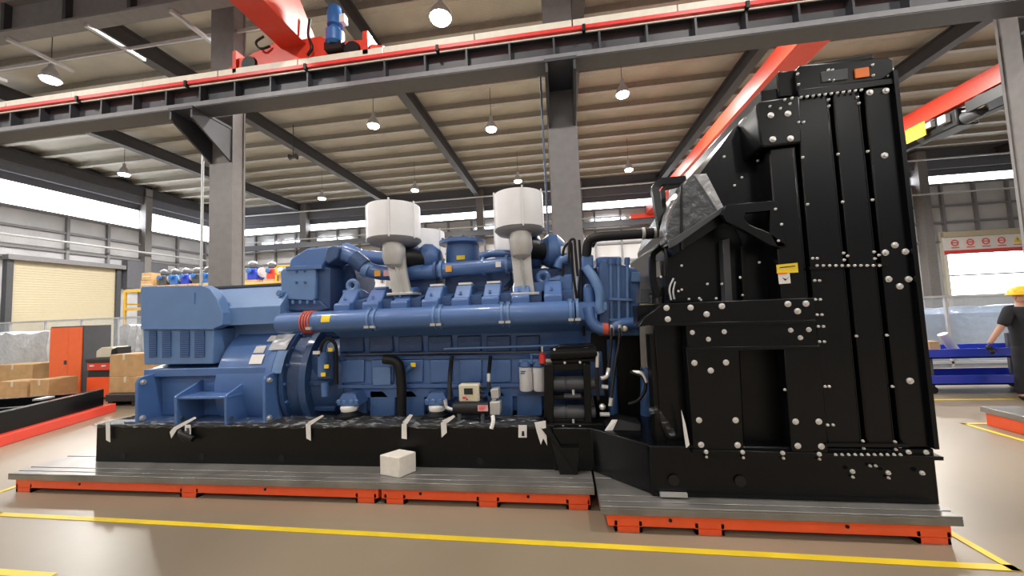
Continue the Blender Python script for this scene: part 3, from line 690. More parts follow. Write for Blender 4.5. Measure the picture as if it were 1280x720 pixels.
# --- air filters on brackets
def air_filter(u, vt, vb, y, near, cu):
    pt, pb = F(u, vt, Y=y), F(u, vb, Y=y)
    r = (F(u+30.5, vt, Y=y).x - F(u-30.5, vt, Y=y).x)/2 if near else .30
    f = MB().lathe((pb.x, y, pb.z), (0,0,1), [(0,r*.9),(.01,r),(pt.z-pb.z-.015,r),(pt.z-pb.z,r*.985),(pt.z-pb.z+.005,.02)], 40).build('air_filter', 'white', G)
    for a in (200, 285, 340):
        an = math.radians(a); c = V((pb.x+r*1.01*math.cos(an), y+r*1.01*math.sin(an), 0))
        MB().box(c.x-.008, c.x+.008, c.y-.008, c.y+.008, pb.z-.01, pt.z+.02).build('drum_seam', 'white', f)
    MB().lathe((pb.x, y, pb.z), (0,0,1), [(0,r*1.02),(-.012,r*1.0),(-.05,r*.86),(-.07,r*.5),(-.075,.05)], 40).build('base_dish', 'dish', f)
    if near:
        zb = F(cu, 366, Y=3.88).z
        c0 = pb.x + (.02 if u < 550 else 0)
        # curved bracket leg
        z0 = pb.z-.06; pts = []
        rs = []
        for k in range(13):
            t = k/12; z = z0 + (zb-z0)*t; bow = math.sin(t*PI)*.04
            xc = c0 + (F(cu, 366, Y=3.88).x - c0)*t; hw = .125 - .02*t - .012*math.sin(t*PI)
            yf = y-.10 + (3.83-(y-.10))*t - bow*.3
            rs.append([(xc-hw, yf+.02, z), (xc-hw*.15, yf+.035, z), (xc, yf-.015, z), (xc+hw*.15, yf+.035, z), (xc+hw, yf+.02, z), (xc+hw, yf+.07, z), (xc-hw, yf+.07, z)])
        MB().rings(rs).build('support_leg', 'alu', f, ang=50)
        e = MB().lathe((c0+.02, y-.11, pb.z-.22), (0, 0, 1), [(-.12,.03),(-.08,.10),(0,.125),(.10,.12),(.2,.12)], 24).build('inlet_elbow', 'alu', f)
        q = F(cu, 366, Y=3.88); MB().box(q.x-.14, q.x+.16, 3.78, 4.05, q.z-.03, q.z).build('leg_foot', 'alu', f, bevel=.006)
        MB().tube([(c0+.05, y, pb.z-.2), (c0+.22, y+.2, pb.z-.22)], .11, 20).build('inlet_hose', 'rubber', f)
    else:
        MB().cyl((pb.x, y, pb.z-.05), (pb.x, y, pb.z-.5), .10).build('inlet_neck', 'alu', f)
    return f
air_filter(493, 259, 301, 4.0, True, 503)
air_filter(649.5, 244, 288, 4.0, True, 656)
air_filter(529, 291, 325, 4.8, False, 0)
air_filter(647, 287, 322, 4.8, False, 0)

# --- gear end: coolant elbows, oil cooler and black hose
YG = 3.85
oc = MB().px([(748, 330), (752, 324), (796, 336), (800, 342), (800, 420), (748, 420)], YG+.05, .9).build('oil_cooler', 'blue', G, bevel=.015)
for u in (763.5, 773, 784):
    MB().tube(fp([(u, 330, YG+.03), (u+1.5, 416, YG+.03)]), .018, 8).build('tie_rod', 'bluel', oc)
    MB().tube(fp([(u+9-9, 322, YG+.03), (u, 331, YG+.03)]), .03, 10).build('rod_nut', 'blue', oc)
for v in (372, 398): MB().px([(762, v), (790, v+1), (790, v+4), (762, v+3)], YG+.0, .06).build('tie_bar', 'bluel', oc)
MB().px([(790, 340), (800, 340), (801, 352), (790, 352)], YG-.01, .08).build('port_flange', 'bluel', oc, bevel=.004)
MB().px([(764, 378), (770, 378), (771, 396), (765, 396)], YG+.04, .02).build('dark_slot', 'blued', oc)
MB().px([(775, 378), (781, 378), (782, 396), (776, 396)], YG+.04, .02).build('dark_slot', 'blued', oc)
MB().px([(745, 321), (776, 320), (778, 333), (746, 334)], YG+.1, .5).build('thermostat_housing', 'blue', oc, bevel=.02)
th = MB().px([(727, 319), (742, 318), (742, 336), (735, 346), (727, 336)], YG-.02, .25).build('water_outlet', 'blue', G, bevel=.02)
MB().tube(fp([(733, 334, YG), (745, 352, YG-.05), (751, 368, YG-.05), (750, 386, YG-.05), (752, 391, YG-.05)]), .05, 18, fillet=.1).build('coolant_elbow', 'bluel', th)
MB().px([(747, 378), (759, 377), (760, 388), (748, 389)], YG-.09, .12).build('flange', 'bluel', th, bevel=.01)
MB().tube(fp([(735, 385, YG-.02), (738, 402, YG-.05), (748, 411, YG-.06), (757, 411, YG-.06)]), .06, 18, fillet=.1).build('coolant_elbow', 'blue', th)
MB().tube(fp([(753, 411, YG-.06), (760, 411, YG-.06)]), .064, 18).build('red_hose', 'redhose', th)
MB().tube(fp([(766, 410, YG-.02), (780, 404, YG-.02), (796, 404, YG)]), .06, 18, fillet=.1).build('coolant_elbow', 'blue', th)
MB().tube(fp([(736, 360, YG+.05), (737, 390, YG+.05)]), .06, 14).build('pump_body', 'blue', th)
MB().px([(730, 355), (748, 353), (748, 375), (730, 377)], YG+.05, .3).build('pump_casing', 'blue', th, bevel=.02)
MB().px([(697, 322), (712, 318), (716, 326), (716, 380), (697, 380)], 4.05, .4).build('front_casing', 'blued', G, bevel=.02)
MB().tube(fp([(697, 335, 3.98), (700, 326, 3.98), (710, 323, 3.98)]), .055, 16, fillet=.1).build('front_elbow', 'blue', G)
MB().px([(690, 345), (716, 342), (716, 388), (688, 388)], 3.95, .4).build('front_casting', 'blue', G, bevel=.02)
gc = MB().px([(724, 335), (750, 335), (752, 440), (728, 440), (720, 420)], YG+.2, .8).build('gear_case', 'blued', G, bevel=.02)
MB().px([(738, 415), (800, 415), (805, 535), (752, 535), (742, 500)], 3.98, .8).build('gear_case_lower', 'blackm', G, bevel=.02)
MB().tube(fp([(808, 460, 3.92), (808, 520, 3.92)]), .06, 14).build('drain_pipe', 'blue', G)
# wiring around the front
for pts in ([(703, 345, 3.95), (704, 310, 3.95), (714, 300, 3.95), (716, 340, 3.95), (722, 380, 3.95)], [(711, 330, 3.92), (712, 300, 3.92), (718, 298, 3.92), (722, 345, 3.92)], [(724, 300, 3.95), (726, 330, 3.95), (730, 420, 3.9)]):
    MB().tube(fp(pts), .014, 8, fillet=.06).build('wiring', 'rubber', G)
p = F(705, 311, Y=3.95); B(p.x-.035, p.x+.03, p.y, p.y+.05, p.z-.05, p.z+.03).build('sensor_plug', 'wsticker', G, bevel=.005)
# black hose from the thermostat to the cooler
bh = MB().tube(fp([(733, 320, 3.86), (735, 300, 3.84), (748, 296, 3.80), (806, 292, 3.7), (842, 291, 3.66)]), .048, 20, fillet=.14).build('coolant_hose', 'rubber', G)
for u, v in ((804, 292), (818, 291.5)):
    p = F(u, v, Y=3.69); MB().lathe((p.x-.012, p.y, p.z), (1,0,0), [(0,.04),(0,.058),(.024,.058),(.024,.04)], 24).build('hose_clamp', 'alu', bh)
MB().tube(fp([(806, 292, 3.69), (817, 291.6, 3.68)]), .055, 20).build('hose_sleeve', 'rubber', bh)
MB().tube(fp([(739, 308, 4.2), (745, 298, 4.2), (790, 294, 4.2)]), .03, 14, fillet=.08).build('second_hose', 'rubber', bh)

# --- fuel filters
for u in (657, 674):
    p, q = F(u, 459, Y=3.8), F(u, 488, Y=3.8)
    f = MB().lathe((p.x, 3.8, q.z), (0,0,1), [(0,.03),(0,.062),(.015,.07),(p.z-q.z,.07),(p.z-q.z+.003,.02)], 24).build('fuel_filter', 'white', G)
    MB().lathe((p.x, 3.8, p.z), (0,0,1), [(0,.05),(.02,.068),(.07,.06),(.09,.02)], 20).build('filter_head', 'blue', f)
    if u == 657:
        z = p.z-.03
        for k, ww in enumerate((.04, .03)): B(p.x-.045, p.x-.045+ww*1.3, 3.726, 3.732, z-.02*k-.006, z-.02*k+.004).build('printed_mark', 'blued', f)
MB().tube(fp([(650, 452, 3.78), (680, 451, 3.78)]), .03, 12).tube(fp([(665, 455, 3.76), (664, 443, 3.76), (676, 443, 3.76)]), .014, 8).build('filter_bracket', 'blue', G)
rv = MB().lathe(F(678, 446, Y=3.7), (0,0,1), [(-.07,.02),(-.06,.035),(.02,.035),(.04,.02)], 16).build('red_valve', 'redbar', G)
p = F(686, 451, Y=3.68); MB().cyl((p.x-.03, 3.68, p.z), (p.x+.04, 3.68, p.z), .022, seg=12).tube([F(678, 440, Y=3.7), F(677.5, 433, Y=3.7)], .01, 8).build('brass_fitting', 'beige', rv)

# --- black prelube / filter module in front of the engine
md = MB().px([(680, 455), (692, 455), (692, 532), (680, 532)], 3.58, .2).px([(729, 455), (738, 455), (740, 532), (731, 532)], 3.58, .2)
md.px([(680, 455), (738, 453), (738, 462), (680, 464)], 3.62, .15).px([(680, 494), (740, 494), (740, 500), (680, 500)], 3.64, .15).px([(680, 524), (740, 524), (745, 560), (672, 560)], 3.6, .1)
mod = md.build('fuel_module', 'black', G, bevel=.006)
for v in (479, 515):
    p = F(712, v, Y=3.66); xa, xb, xc_ = F(683, v, Y=3.66).x, F(722, v, Y=3.66).x, F(749, v, Y=3.66).x
    o = MB().lathe((xa, 3.66, p.z), (1,0,0), [(0,.02),(0,.065),(.05,.07),(.18,.07),(.185,.062),(.2,.062),(.205,.07),(.38,.07),(.4,.06),(.44,.06),(.47,.055),(.48,.02)], 24).build('filter_canister', 'dgrey', mod)
    B(p.x-.06, p.x+.1, 3.58, 3.66, p.z-.12, p.z-.095).build('canister_foot', 'dgrey', o)
    B(p.x+.02, p.x+.04, 3.58, 3.60, p.z-.1, p.z-.05).build('drain_tap', 'alu', o)
lw = MB().tube(fp([(688, 443, 3.62), (746, 440, 3.62)]), .065, 20).px([(690, 436), (700, 432), (740, 430), (746, 436), (744, 452), (690, 455)], 3.6, .15).build('top_cooler', 'black', mod, bevel=.006)
MB().px([(695, 437), (735, 434), (735, 439), (695, 441)], 3.58, .04).build('handle_bar', 'dgrey', lw, bevel=.006)
for u, v in ((706, 453.5), (725, 453), (693, 437), (746, 441), (704, 533), (725, 533), (695, 544), (725, 545)):
    p = F(u, v, Y=3.56); MB().lathe((p.x, 3.58, p.z), (0,-1,0), [(0,.012),(.02,.012),(.022,.003)], 10).build('bolt', 'steel', mod)
# hoses with bright fittings
def hose(pts, r, fits):
    h = MB().tube(fp(pts), r, 10, fillet=.08).build('hydraulic_hose', 'rubber', G)
    for f in fits: MB().tube(fp(f), r*1.25, 10, fillet=.03).build('hose_fitting', 'steel', h)
hose([(765, 406, 3.72), (763, 440, 3.66), (760, 460, 3.62)], .017, [[(765, 406, 3.72), (764.5, 420, 3.71)], [(761, 460, 3.62), (759, 471, 3.6), (751, 473, 3.6)]])
hose([(775, 406, 3.72), (774, 430, 3.68), (768, 460, 3.6), (764, 497, 3.55)], .017, [[(775, 406, 3.72), (775, 420, 3.71)], [(764, 497, 3.55), (763, 507, 3.55)]])
hose([(747, 442, 3.58), (746, 460, 3.58), (748, 500, 3.6)], .015, [[(747, 441, 3.58), (746.5, 459, 3.58)]])
hose([(788, 465, 3.6), (806, 470, 3.55), (808, 488, 3.55), (797, 502, 3.58), (786, 505, 3.62)], .016, [[(791, 465.5, 3.6), (803, 466, 3.56), (808, 478, 3.55)]])
for pts in ([(752, 483, 3.58), (760, 484, 3.58)], [(750, 518, 3.56), (762, 518, 3.56)]):
    MB().tube(fp(pts), .02, 10).build('hose_fitting', 'steel', mod)
p = F(753, 508.5, Y=3.58); MB().ball(p, .03).build('hose_fitting', 'steel', mod)
p = F(781, 411, Y=3.74); MB().ball(p, .03).build('hose_fitting', 'beige', mod)

# --- coolant heater with control box
YH = 3.62
p0, p1 = F(573, 481, Y=YH), F(599, 502.5, Y=YH)
hb = MB().box(p0.x, p1.x, YH, YH+.12, p1.z, p0.z).build('heater_control_box', 'beige', G, bevel=.012)
q0, q1 = F(580, 485.5, Y=YH-.004), F(591, 493, Y=YH-.004); B(q0.x, q1.x, YH-.006, YH, q1.z, q0.z).build('display', 'screen', hb)
q0, q1 = F(578, 496, Y=YH-.004), F(583, 498.5, Y=YH-.004); B(q0.x, q1.x, YH-.004, YH, q1.z, q0.z).build('red_mark', 'redbar', hb)
q0, q1 = F(589, 493, Y=YH-.004), F(591.5, 496, Y=YH-.004); B(q0.x, q1.x, YH-.004, YH, q1.z, q0.z).build('yellow_mark', 'yellow', hb)
q = F(584, 499, Y=YH); MB().cyl((q.x, YH-.012, q.z), (q.x, YH, q.z), .008, seg=10).build('knob', 'dgrey', hb)
for v in (484, 490, 496): MB().tube(fp([(599, v, YH+.05), (606, v+.5, YH+.05)]), .014, 10).build('cable_gland', 'rubber', hb)
pa, pb = F(567, 511, Y=3.60), F(611, 510, Y=3.60)
ht = MB().lathe((pa.x, 3.62, pa.z), (1,0,0), [(0,.02),(0,.06),(.01,.066),(pb.x-pa.x,.066),(pb.x-pa.x+.01,.02)], 24).build('heater_tank', 'rubber', G)
q0, q1 = F(597, 507, Y=3.55), F(610, 514, Y=3.55); B(q0.x, q1.x, 3.55, 3.558, q1.z, q0.z).build('heater_label', 'pink', ht)
for k in range(3):
    z = q0.z-.012-.014*k; B(q0.x+.012, q1.x-.02-.01*k, 3.547, 3.55, z-.003, z+.003).build('label_print', 'redbar', ht)
MB().px([(613, 487), (623, 486), (624, 498), (614, 499)], 3.6, .1).px([(612, 503), (625, 502), (625, 519), (612, 519)], 3.58, .1).px([(615, 498), (620, 498), (620, 504), (615, 504)], 3.62, .06).build('pump_block', 'alu', ht, bevel=.008)
MB().tube(fp([(566, 512, 3.6), (558, 510, 3.6), (556.5, 500, 3.6)]), .018, 10, fillet=.04).build('steel_elbow', 'steel', ht)
MB().tube(fp([(562, 500, 3.62), (562, 470, 3.70), (565, 446, 3.85)]), .022, 12, fillet=.1).build('heater_hose', 'rubber', ht)
MB().tube(fp([(611, 486, 3.64), (611, 468, 3.68), (613, 446, 3.85)]), .020, 12, fillet=.1).build('heater_hose', 'rubber', ht)
MB().tube(fp([(611, 480, 3.655), (611, 467, 3.675)]), .02, 10).build('hose_fitting', 'steel', ht)
MB().tube(fp([(616, 520, 3.56), (617, 527, 3.52), (614, 536, 3.5)]), .02, 8, fillet=.03).build('tied_film_end', 'tape', ht)
for u in (575, 604): q = F(u, 520, Y=3.6); MB().cyl((q.x, 3.58, .61), (q.x, 3.58, q.z+.03), .022, seg=12).build('heater_foot', 'dgrey', ht)
# black breather hose
MB().tube(fp([(480, 449, 3.8), (492, 450, 3.8), (499, 455, 3.8), (502, 480, 3.8), (502, 522, 3.8)]), .052, 18, fillet=.12).build('breather_hose', 'rubber', G)
p = F(517, 456, Y=3.82); MB().tube([F(508, 462, Y=3.86), F(516, 457, Y=3.82)], .03, 12).build('dipstick_tube', 'blue', G); B(p.x-.025, p.x+.03, 3.80, 3.81, p.z-.02, p.z+.025).build('yellow_tag', 'yellow', G)
# engine mounts
for u in (437, 547):
    p = F(u, 506, Y=3.76); t = MB().lathe((p.x, 3.76, .63), (0,0,1), [(0,.12),(.02,.12),(.03,.09),(.06,.08)], 20).box(p.x-.15, p.x+.15, 3.66, 3.86, .612, .632).build('engine_mount', 'rubber', G)
    MB().lathe((p.x, 3.76, .69), (0,0,1), [(0,.085),(.03,.095),(.05,.09),(.055,.02)], 20).build('mount_cap', 'wsticker', t)
    MB().prism([(p.x-.13, 3.72, .745), (p.x+.13, 3.72, .745), (p.x+.12, 3.72, .78), (p.x+.07, 3.74, .88), (p.x-.07, 3.74, .88), (p.x-.12, 3.72, .80)], (0, .22, 0)).build('mount_arm', 'blue', t, bevel=.015)
    for dx in (-.1, -.03, .05, .11): MB().cyl((p.x+dx, 3.70, .79+.02*abs(dx)), (p.x+dx, 3.72, .80), .02, seg=10).build('bolt', 'bluel', t)

# --- black cooler (radiator)
YR = 3.05
x0 = F(960, 250, Y=YR).x; 
RX0, RX1 = 1.66, 2.60
core = MB().box(RX0+.04, RX1-.04, YR+.08, 5.72, .59, 3.42).build('cooler_core', 'black', G, bevel=.01)
# front vertical panel strips with dark grooves
def Xp(u, v): return F(u, v, Y=YR).x
strips = [(1.68, 1.86), (1.90, 2.13), (2.165, 2.345), (2.385, 2.60)]
for k, (a, b) in enumerate(strips):
    zt_ = F(975, 184, Y=YR).z if k == 0 else 3.30
    o = MB().prism([(a, YR, .60), (b, YR, .60), (b, YR, zt_), (a, YR, zt_)], (0, .09, 0)).build('side_panel', 'black', core, bevel=.012)
    MB().box(b, b+.012, YR+.015, YR+.09, .6, zt_).build('panel_fold', 'black', o)
B(2.57, 2.60, YR-.03, YR+.06, .60, 3.40).build('edge_flange', 'black', core)
B(2.57, 2.612, YR+.05, 5.72, .22, 3.50).build('end_face', 'blackm', core)
for z in (.62, F(1060, 333, Y=YR).z):
    B(1.88, 2.42, YR-.02, YR+.02, z-.012, z+.012).build('joint_flange', 'black', core)
# upper head tank and cap plates
hd = MB().px([(995, 93), (1000, 81), (1110, 71), (1117, 74), (1119, 98), (997, 114)], YR+.02, 2.6).build('header_tank', 'black', core, bevel=.012)
MB().px([(1000, 82), (1092, 66.5), (1092, 73), (1000, 88)], YR+.05, 2.5).build('top_cap', 'blackm', hd, bevel=.006)
MB().px([(1026, 90), (1060, 85), (1060, 99), (1028, 103)], YR+.012, .02).build('recess_plate', 'dgrey', hd, bevel=.004)
MB().px([(971, 94), (974, 89), (994, 87), (996, 120), (974, 122)], YR+.06, 1.2).build('side_tank', 'black', core, bevel=.012)
MB().px([(997, 112), (1118, 97), (1120, 104), (1000, 122)], YR-.02, .1).build('tank_flange', 'black', core, bevel=.004)
bxp = MB().px([(945, 131), (949, 126), (1000, 119), (1003, 178), (954, 184), (951, 180)], YR-.05, .3).build('bracket_box', 'black', core, bevel=.014)
# sticker labels
MB().px([(971, 331), (997, 328.5), (998, 340.5), (972, 342)], YR-.006, .008).build('yellow_label', 'yellow', core)
MB().px([(973, 342), (987, 341.5), (988.5, 354), (974.5, 355)], YR-.006, .008).build('white_label', 'wsticker', core)
MB().px([(972.5, 341), (984, 340.5), (984, 342.5), (972.5, 343)], YR-.009, .004).build('orange_label', 'orsticker', core)
MB().px([(978, 347), (982, 351), (986, 346), (983, 349)], YR-.009, .004).build('label_print', 'rubber', core)
MB().px([(975, 334), (994, 332), (994, 333), (975, 335)], YR-.009, .004).build('label_print', 'rubber', core)
MB().px([(1069, 86), (1086, 83.5), (1087, 95), (1070, 97.5)], YR+.008, .01).build('orange_label', 'orsticker', hd)
# horizontal side beams and lower panels left of the strips
B(.0+Xp(800,392), 1.90, YR+.12, YR+.30, F(900,404,Y=YR).z, F(900,378,Y=YR).z).build('beam_backing', 'black', core)
MB().px([(797, 409), (806, 396), (831, 379), (1018, 372), (1021, 402), (815, 406)], YR-.01, .12).build('side_beam', 'black', core, bevel=.006)
MB().px([(817, 404), (1021, 400), (1021, 404), (817, 408)], YR-.035, .14).build('beam_flange', 'black', core, bevel=.003)
MB().px([(857, 406), (1020, 403), (1024, 434), (860, 437)], YR-.008, .12).build('middle_panel', 'black', core, bevel=.006)
MB().px([(858, 434), (1024, 432), (1024, 436), (858, 439)], YR-.02, .12).build('panel_flange', 'black', core, bevel=.003)
MB().px([(858, 438), (924, 437), (930, 563), (867, 563)], YR-.007, .10).build('leg_panel', 'black', core, bevel=.006)
MB().px([(924, 437), (982, 436), (990, 566), (930, 564)], YR+.16, .06).build('recessed_panel', 'blackm', core, bevel=.006)
MB().px([(980, 436), (1025, 434), (1036, 570), (990, 567)], YR-.007, .10).build('leg_panel', 'black', core, bevel=.006)
MB().px([(866, 562), (1180, 571), (1180, 576), (866, 567)], YR-.02, .08).build('base_flange', 'black', core, bevel=.003)
B(.98, 1.66, 3.4, 5.4, .6, 1.7).build('inner_frame', 'blackm', core)
B(.72, .80, 3.2, 3.35, .59, 1.45).build('post', 'blackm', core)
MB().px([(818, 407), (862, 406), (868, 562), (838, 562), (826, 530)], YR+.13, .05).build('dark_sheet', 'black', core, bevel=.004)  # added black sheet, keeps the space under the beam dark
MB().tube(fp([(764, 424, 3.95), (767, 520, 3.95)]), .05, 14).build('water_pipe', 'blue', G)
# fan shroud and housing
sh = MB().rings([[(RX0+.04, 3.28, 1.65), (RX0+.04, 5.6, 1.65), (RX0+.04, 5.6, 3.22), (RX0+.04, 3.28, 3.26)],
                 [(1.55, 3.30, 1.65), (1.55, 5.6, 1.65), (1.55, 5.6, 3.14), (1.55, 3.30, 3.20)],
                 [(1.25, 3.34, 1.65), (1.25, 5.5, 1.65), (1.25, 5.5, 2.72), (1.25, 3.34, 2.82)],
                 [(1.12, 3.38, 1.65), (1.12, 5.4, 1.65), (1.12, 5.4, 2.45), (1.12, 3.38, 2.55)]]).build('fan_shroud', 'black', core, ang=12)
MB().px([(830, 300), (845, 290), (905, 262), (930, 300), (930, 380), (835, 380)], 3.3, 1.6).build('fan_housing', 'black', core, bevel=.02)
MB().px([(903, 300), (912, 298), (916, 378), (907, 378)], 3.22, .08).build('vertical_angle', 'dgrey', core, bevel=.004)
MB().px([(926, 308), (931, 308), (934, 378), (929, 378)], 3.24, .08).build('vertical_angle', 'blackm', core, bevel=.004)
# triangular gusset arm
ga = MB().px([(903, 268), (908, 256), (962, 251), (964, 263), (932, 266), (930, 272), (938, 281), (962, 291), (983, 306), (976, 310), (962, 306), (925, 285), (908, 277)], YR-.03, .05)
ga.px([(960, 251), (972, 251), (984, 308), (972, 309), (962, 292), (963, 262)], YR-.03, .05)
ga.build('gusset_arm', 'black', core, bevel=.004)
# charge cooler box wrapped in film, its frame
wr = MB().px([(833, 282), (838, 262), (856, 226), (868, 218), (880, 217), (904, 262), (890, 274), (842, 306), (834, 302)], 3.12, .24).build('wrapped_box', 'wrapg', core, bevel=.015)
MB().px([(851, 232), (853, 230), (854.5, 312), (851.5, 312)], 3.10, .03).build('black_strap', 'rubber', wr)
MB().px([(868, 218), (883, 217), (906, 262), (900, 267), (880, 236)], 3.105, .02).build('film_strip', 'filmw', wr)
MB().px([(836, 300), (842, 298), (904, 258), (908, 262), (846, 306), (838, 310)], 3.08, .05).build('frame_rail', 'dgrey', wr, bevel=.004)
MB().px([(838, 303), (908, 264), (910, 275), (845, 318)], 3.12, .2).build('lower_rail', 'black', wr, bevel=.004)
fr = MB().tube(fp([(829, 300, 3.45), (818, 235, 3.5), (824, 228, 3.5), (856, 225, 3.5)]), .045, 4, fillet=.03).tube(fp([(832, 300, 3.75), (828, 236, 3.8), (858, 229, 3.8)]), .03, 4, fillet=.03)
fr.tube(fp([(834, 378, 3.45), (832, 300, 3.45)]), .045, 4).tube(fp([(833, 303, 3.4), (815, 318, 3.4), (816, 350, 3.4), (822, 372, 3.4)]), .035, 4, fillet=.03).tube(fp([(838, 315, 3.36), (850, 305, 3.36)]), .03, 4)
fr.build('tube_frame', 'black', core)
MB().px([(800, 361), (824, 359), (824, 367), (812, 367), (812, 378), (800, 379)], 3.5, .2).px([(820, 358), (825, 358), (828, 380), (823, 380)], 3.45, .2).build('step_bracket', 'dgrey', core, bevel=.004)
MB().tube(fp([(842, 348, 3.28), (836, 360, 3.27), (839, 375, 3.27)]), .008, 6, fillet=.05).tube(fp([(844, 352, 3.28), (841, 364, 3.27), (843, 374, 3.27)]), .008, 6, fillet=.05).build('wire_loop', 'pipeg', core)
MB().px([(819, 328), (824, 326), (826, 345), (820, 347)], 3.42, .08).build('silver_bracket', 'alu', core)
# shiny wrapping scraps low on the cooler
MB().px([(852, 513), (857, 530), (862, 556), (858, 560), (855, 540)], YR-.01, .012).build('film_scrap', 'tape', core)
MB().tube(fp([(812, 514, 3.2), (822, 512, 3.2), (826, 520, 3.2), (842, 545, 3.15)]), .028, 8, fillet=.06).build('film_scrap', 'film', core)

# bolts on the cooler: washer bolts and small screws
def bolt_mesh(name, r, h, m):
    mb = MB().lathe((0,0,0), (0,-1,0), [(0,r),(h*.35,r),(h*.45,r*.62),(h,r*.58),(h*1.02,.001)], 14)
    bmesh.ops.recalc_face_normals(mb.bm, faces=mb.bm.faces)
    me = bpy.data.meshes.new(name); mb.bm.to_mesh(me); mb.bm.free(); me.materials.append(M[m])
    for p in me.polygons: p.use_smooth = True
    me.set_sharp_from_angle(angle=math.radians(35)); return me
BL, BS, BT = bolt_mesh('washer_bolt', .023, .02, 'steel'), bolt_mesh('cap_screw', .010, .015, 'steel'), bolt_mesh('mid_bolt', .016, .018, 'steel')
large = [(833,385),(863,384.5),(883,392.7),(902,382.8),(834.6,399),(865,415.6),(885,424),(904.8,414.6),(867.6,453.5),(888,463),(907,453),
 (984.5,380),(996.6,389),(1007,379.6),(987.6,412.7),(999.6,422),(1010,412),(963,144.5),(984.5,142.5),(965.4,174.5),(987.6,173.4),
 (873.4,525),(919,525),(993.8,526.7),(1022.8,526.7),(876,555.6),(921.5,556),(996.6,557),(1026,557.6),(1105,194.6),(1118,306.7),(1106,316),(1131,314.7),
 (1110,349),(1135,349),(1124,358),(1137,476),(1086.5,116),(1106.5,114)]
mid = [(882.4,564.6),(928,565),(978,566),(1023.6,567.5),(1135,564.8),(1157,565),(1065,589),(1109.6,590.6),(1152,591)]
small = [(1019,374.4),(1025,374.4),(1021,393.5),(1027,393.5),(1022.4,408),(1029,408),(1024,427),(1030,427),(1070,420),(1108,419),(1031,483),(1036,483),(1115,483),
 (980.7,487),(1018,350.7),(1024,350.7),(1140,316.5),(969,261.5),(976.7,280.5),(972.7,301),(1009,255.5),(1090,250),(1052.7,252.7),(1084,189.6),(1003,197),(1047,193),
 (1054,316.5),(1059,320),(1054.7,325),(1092,315),(1098,319),(1093,323.5),(1015.5,323),(1021,323),(962,133.4),(975,136),(987,130),(996.7,93),(997.8,106),
 (1034.7,88),(1040,88),(1035,101),(1041,101),(1090,81.6),(1090.7,94.7),(1086,103.8),(1110.4,95),(1110.4,100.5),(980.7,125),(989.5,123),(1035,125),(1035.5,133),(1071,122),(1073,129.5),(997.8,153),(1004,153),
 (883,571),(929,572),(979,572.5),(1024,573.6),(1034,531),(1041,531),(1036.5,556.5),(1043,556.5),(1078,551),(1079,560),(1118,552),(1119,561.5),(1124,558),(1087,582),(1094,582),(1065.5,596),(1110,597)]
row = [(1001+k*7.5, 122-k*.9) for k in range(11)] + [(1021+k*7.8, 332) for k in range(11)] + [(1044+k*8.1, 568) for k in range(11)]
def put(name, me, u, v, ysurf):
    p = F(u, v, Y=ysurf); o = bpy.data.objects.new(name, me); C.objects.link(o); o.parent = core; o.location = p - WL(core)
def surf(u, v):
    if 945 <= u <= 1003 and 119 < v < 184: return YR-.05
    if v < 104 and u > 995: return YR+.02
    if 900 < u < 990 and 250 < v < 310: return YR-.03
    if u < 1015 and 372 < v < 404: return YR-.01
    return YR
for u, v in large: put('washer_bolt', BL, u, v, surf(u, v))
for u, v in mid: put('mid_bolt', BT, u, v, YR-.02)
for u, v in small: put('cap_screw', BS, u, v, surf(u, v)-.001)
for u, v in row: put('flange_screw', BS, u, v, YR-.02)
fs = [(848,364),(852,362),(874,373),(884,355),(902,355),(925,347),(928,369),(949,328),(852,332),(826,346),(930,285),(918,232),(927,222),(905,196),(947,201),(895,373),(861,374),(876,375)]
for u, v in fs: put('shroud_screw', BS, u, v, 3.2)

# --- plastic film over the skid edge, white tapes
rs = []; N = 90
for i in range(N+1):
    x = -5.28 + 5.0*i/N; j = lambda s: random.uniform(-s, s)
    rs.append([(x, 3.80+j(.02), .625+j(.004)), (x, 3.66+j(.01), .632+j(.012)), (x, 3.55+j(.008), .636+j(.010)), (x, 3.503+j(.006), .615+j(.006)), (x, 3.498+j(.005), .60+j(.008)), (x, 3.500+j(.004), .585+j(.012))])
mbf = MB(); vv = [[mbf.bm.verts.new(p) for p in r] for r in rs]
for a, b in zip(vv, vv[1:]):
    for i in range(5): mbf.bm.faces.new((a[i], a[i+1], b[i+1], b[i]))
film = mbf.build('plastic_film', 'film', G, ang=60)
sd = film.modifiers.new('thickness', 'SOLIDIFY'); sd.thickness = .002
def tape(pts):
    MB().prism([F(u, v, Y=3.492) for u, v in pts], (0, .004, 0)).build('tape_strip', 'tape', film)
tape([(132, 529), (137, 528), (137.5, 553), (132.5, 550)]); tape([(212, 540), (217, 534), (243, 521), (245, 523), (221, 537), (214, 548)])
tape([(231, 531), (238, 531), (238.5, 544), (231, 543.5)]); tape([(382, 530), (388, 528), (388.5, 551), (383, 548)])
tape([(384, 528), (402, 519), (405, 520), (389, 531)]); tape([(502, 530), (508, 528), (508.5, 549), (502, 548)]); tape([(503, 528), (512, 518), (516, 519), (509, 530)])
tape([(551, 528), (558, 526), (558.5, 541), (552, 547)]); tape([(552, 526), (567, 519), (569, 521), (559, 529)])
tape([(648, 531.5), (658.5, 531.5), (658.5, 547), (648, 547)])
MB().prism([F(u, v, Y=3.486) for u, v in ((652.5, 539), (655, 539), (655.5, 545), (652, 545))], (0, .003, 0)).build('tape_print', 'rubber', film)
MB().prism([F(u, v, Y=3.486) for u, v in ((233, 535), (236, 535), (236.5, 541), (233, 541))], (0, .003, 0)).build('tape_print', 'dgrey', film)
tape([(668, 528), (682, 526), (684, 557), (679, 548), (676, 556), (671, 540)])

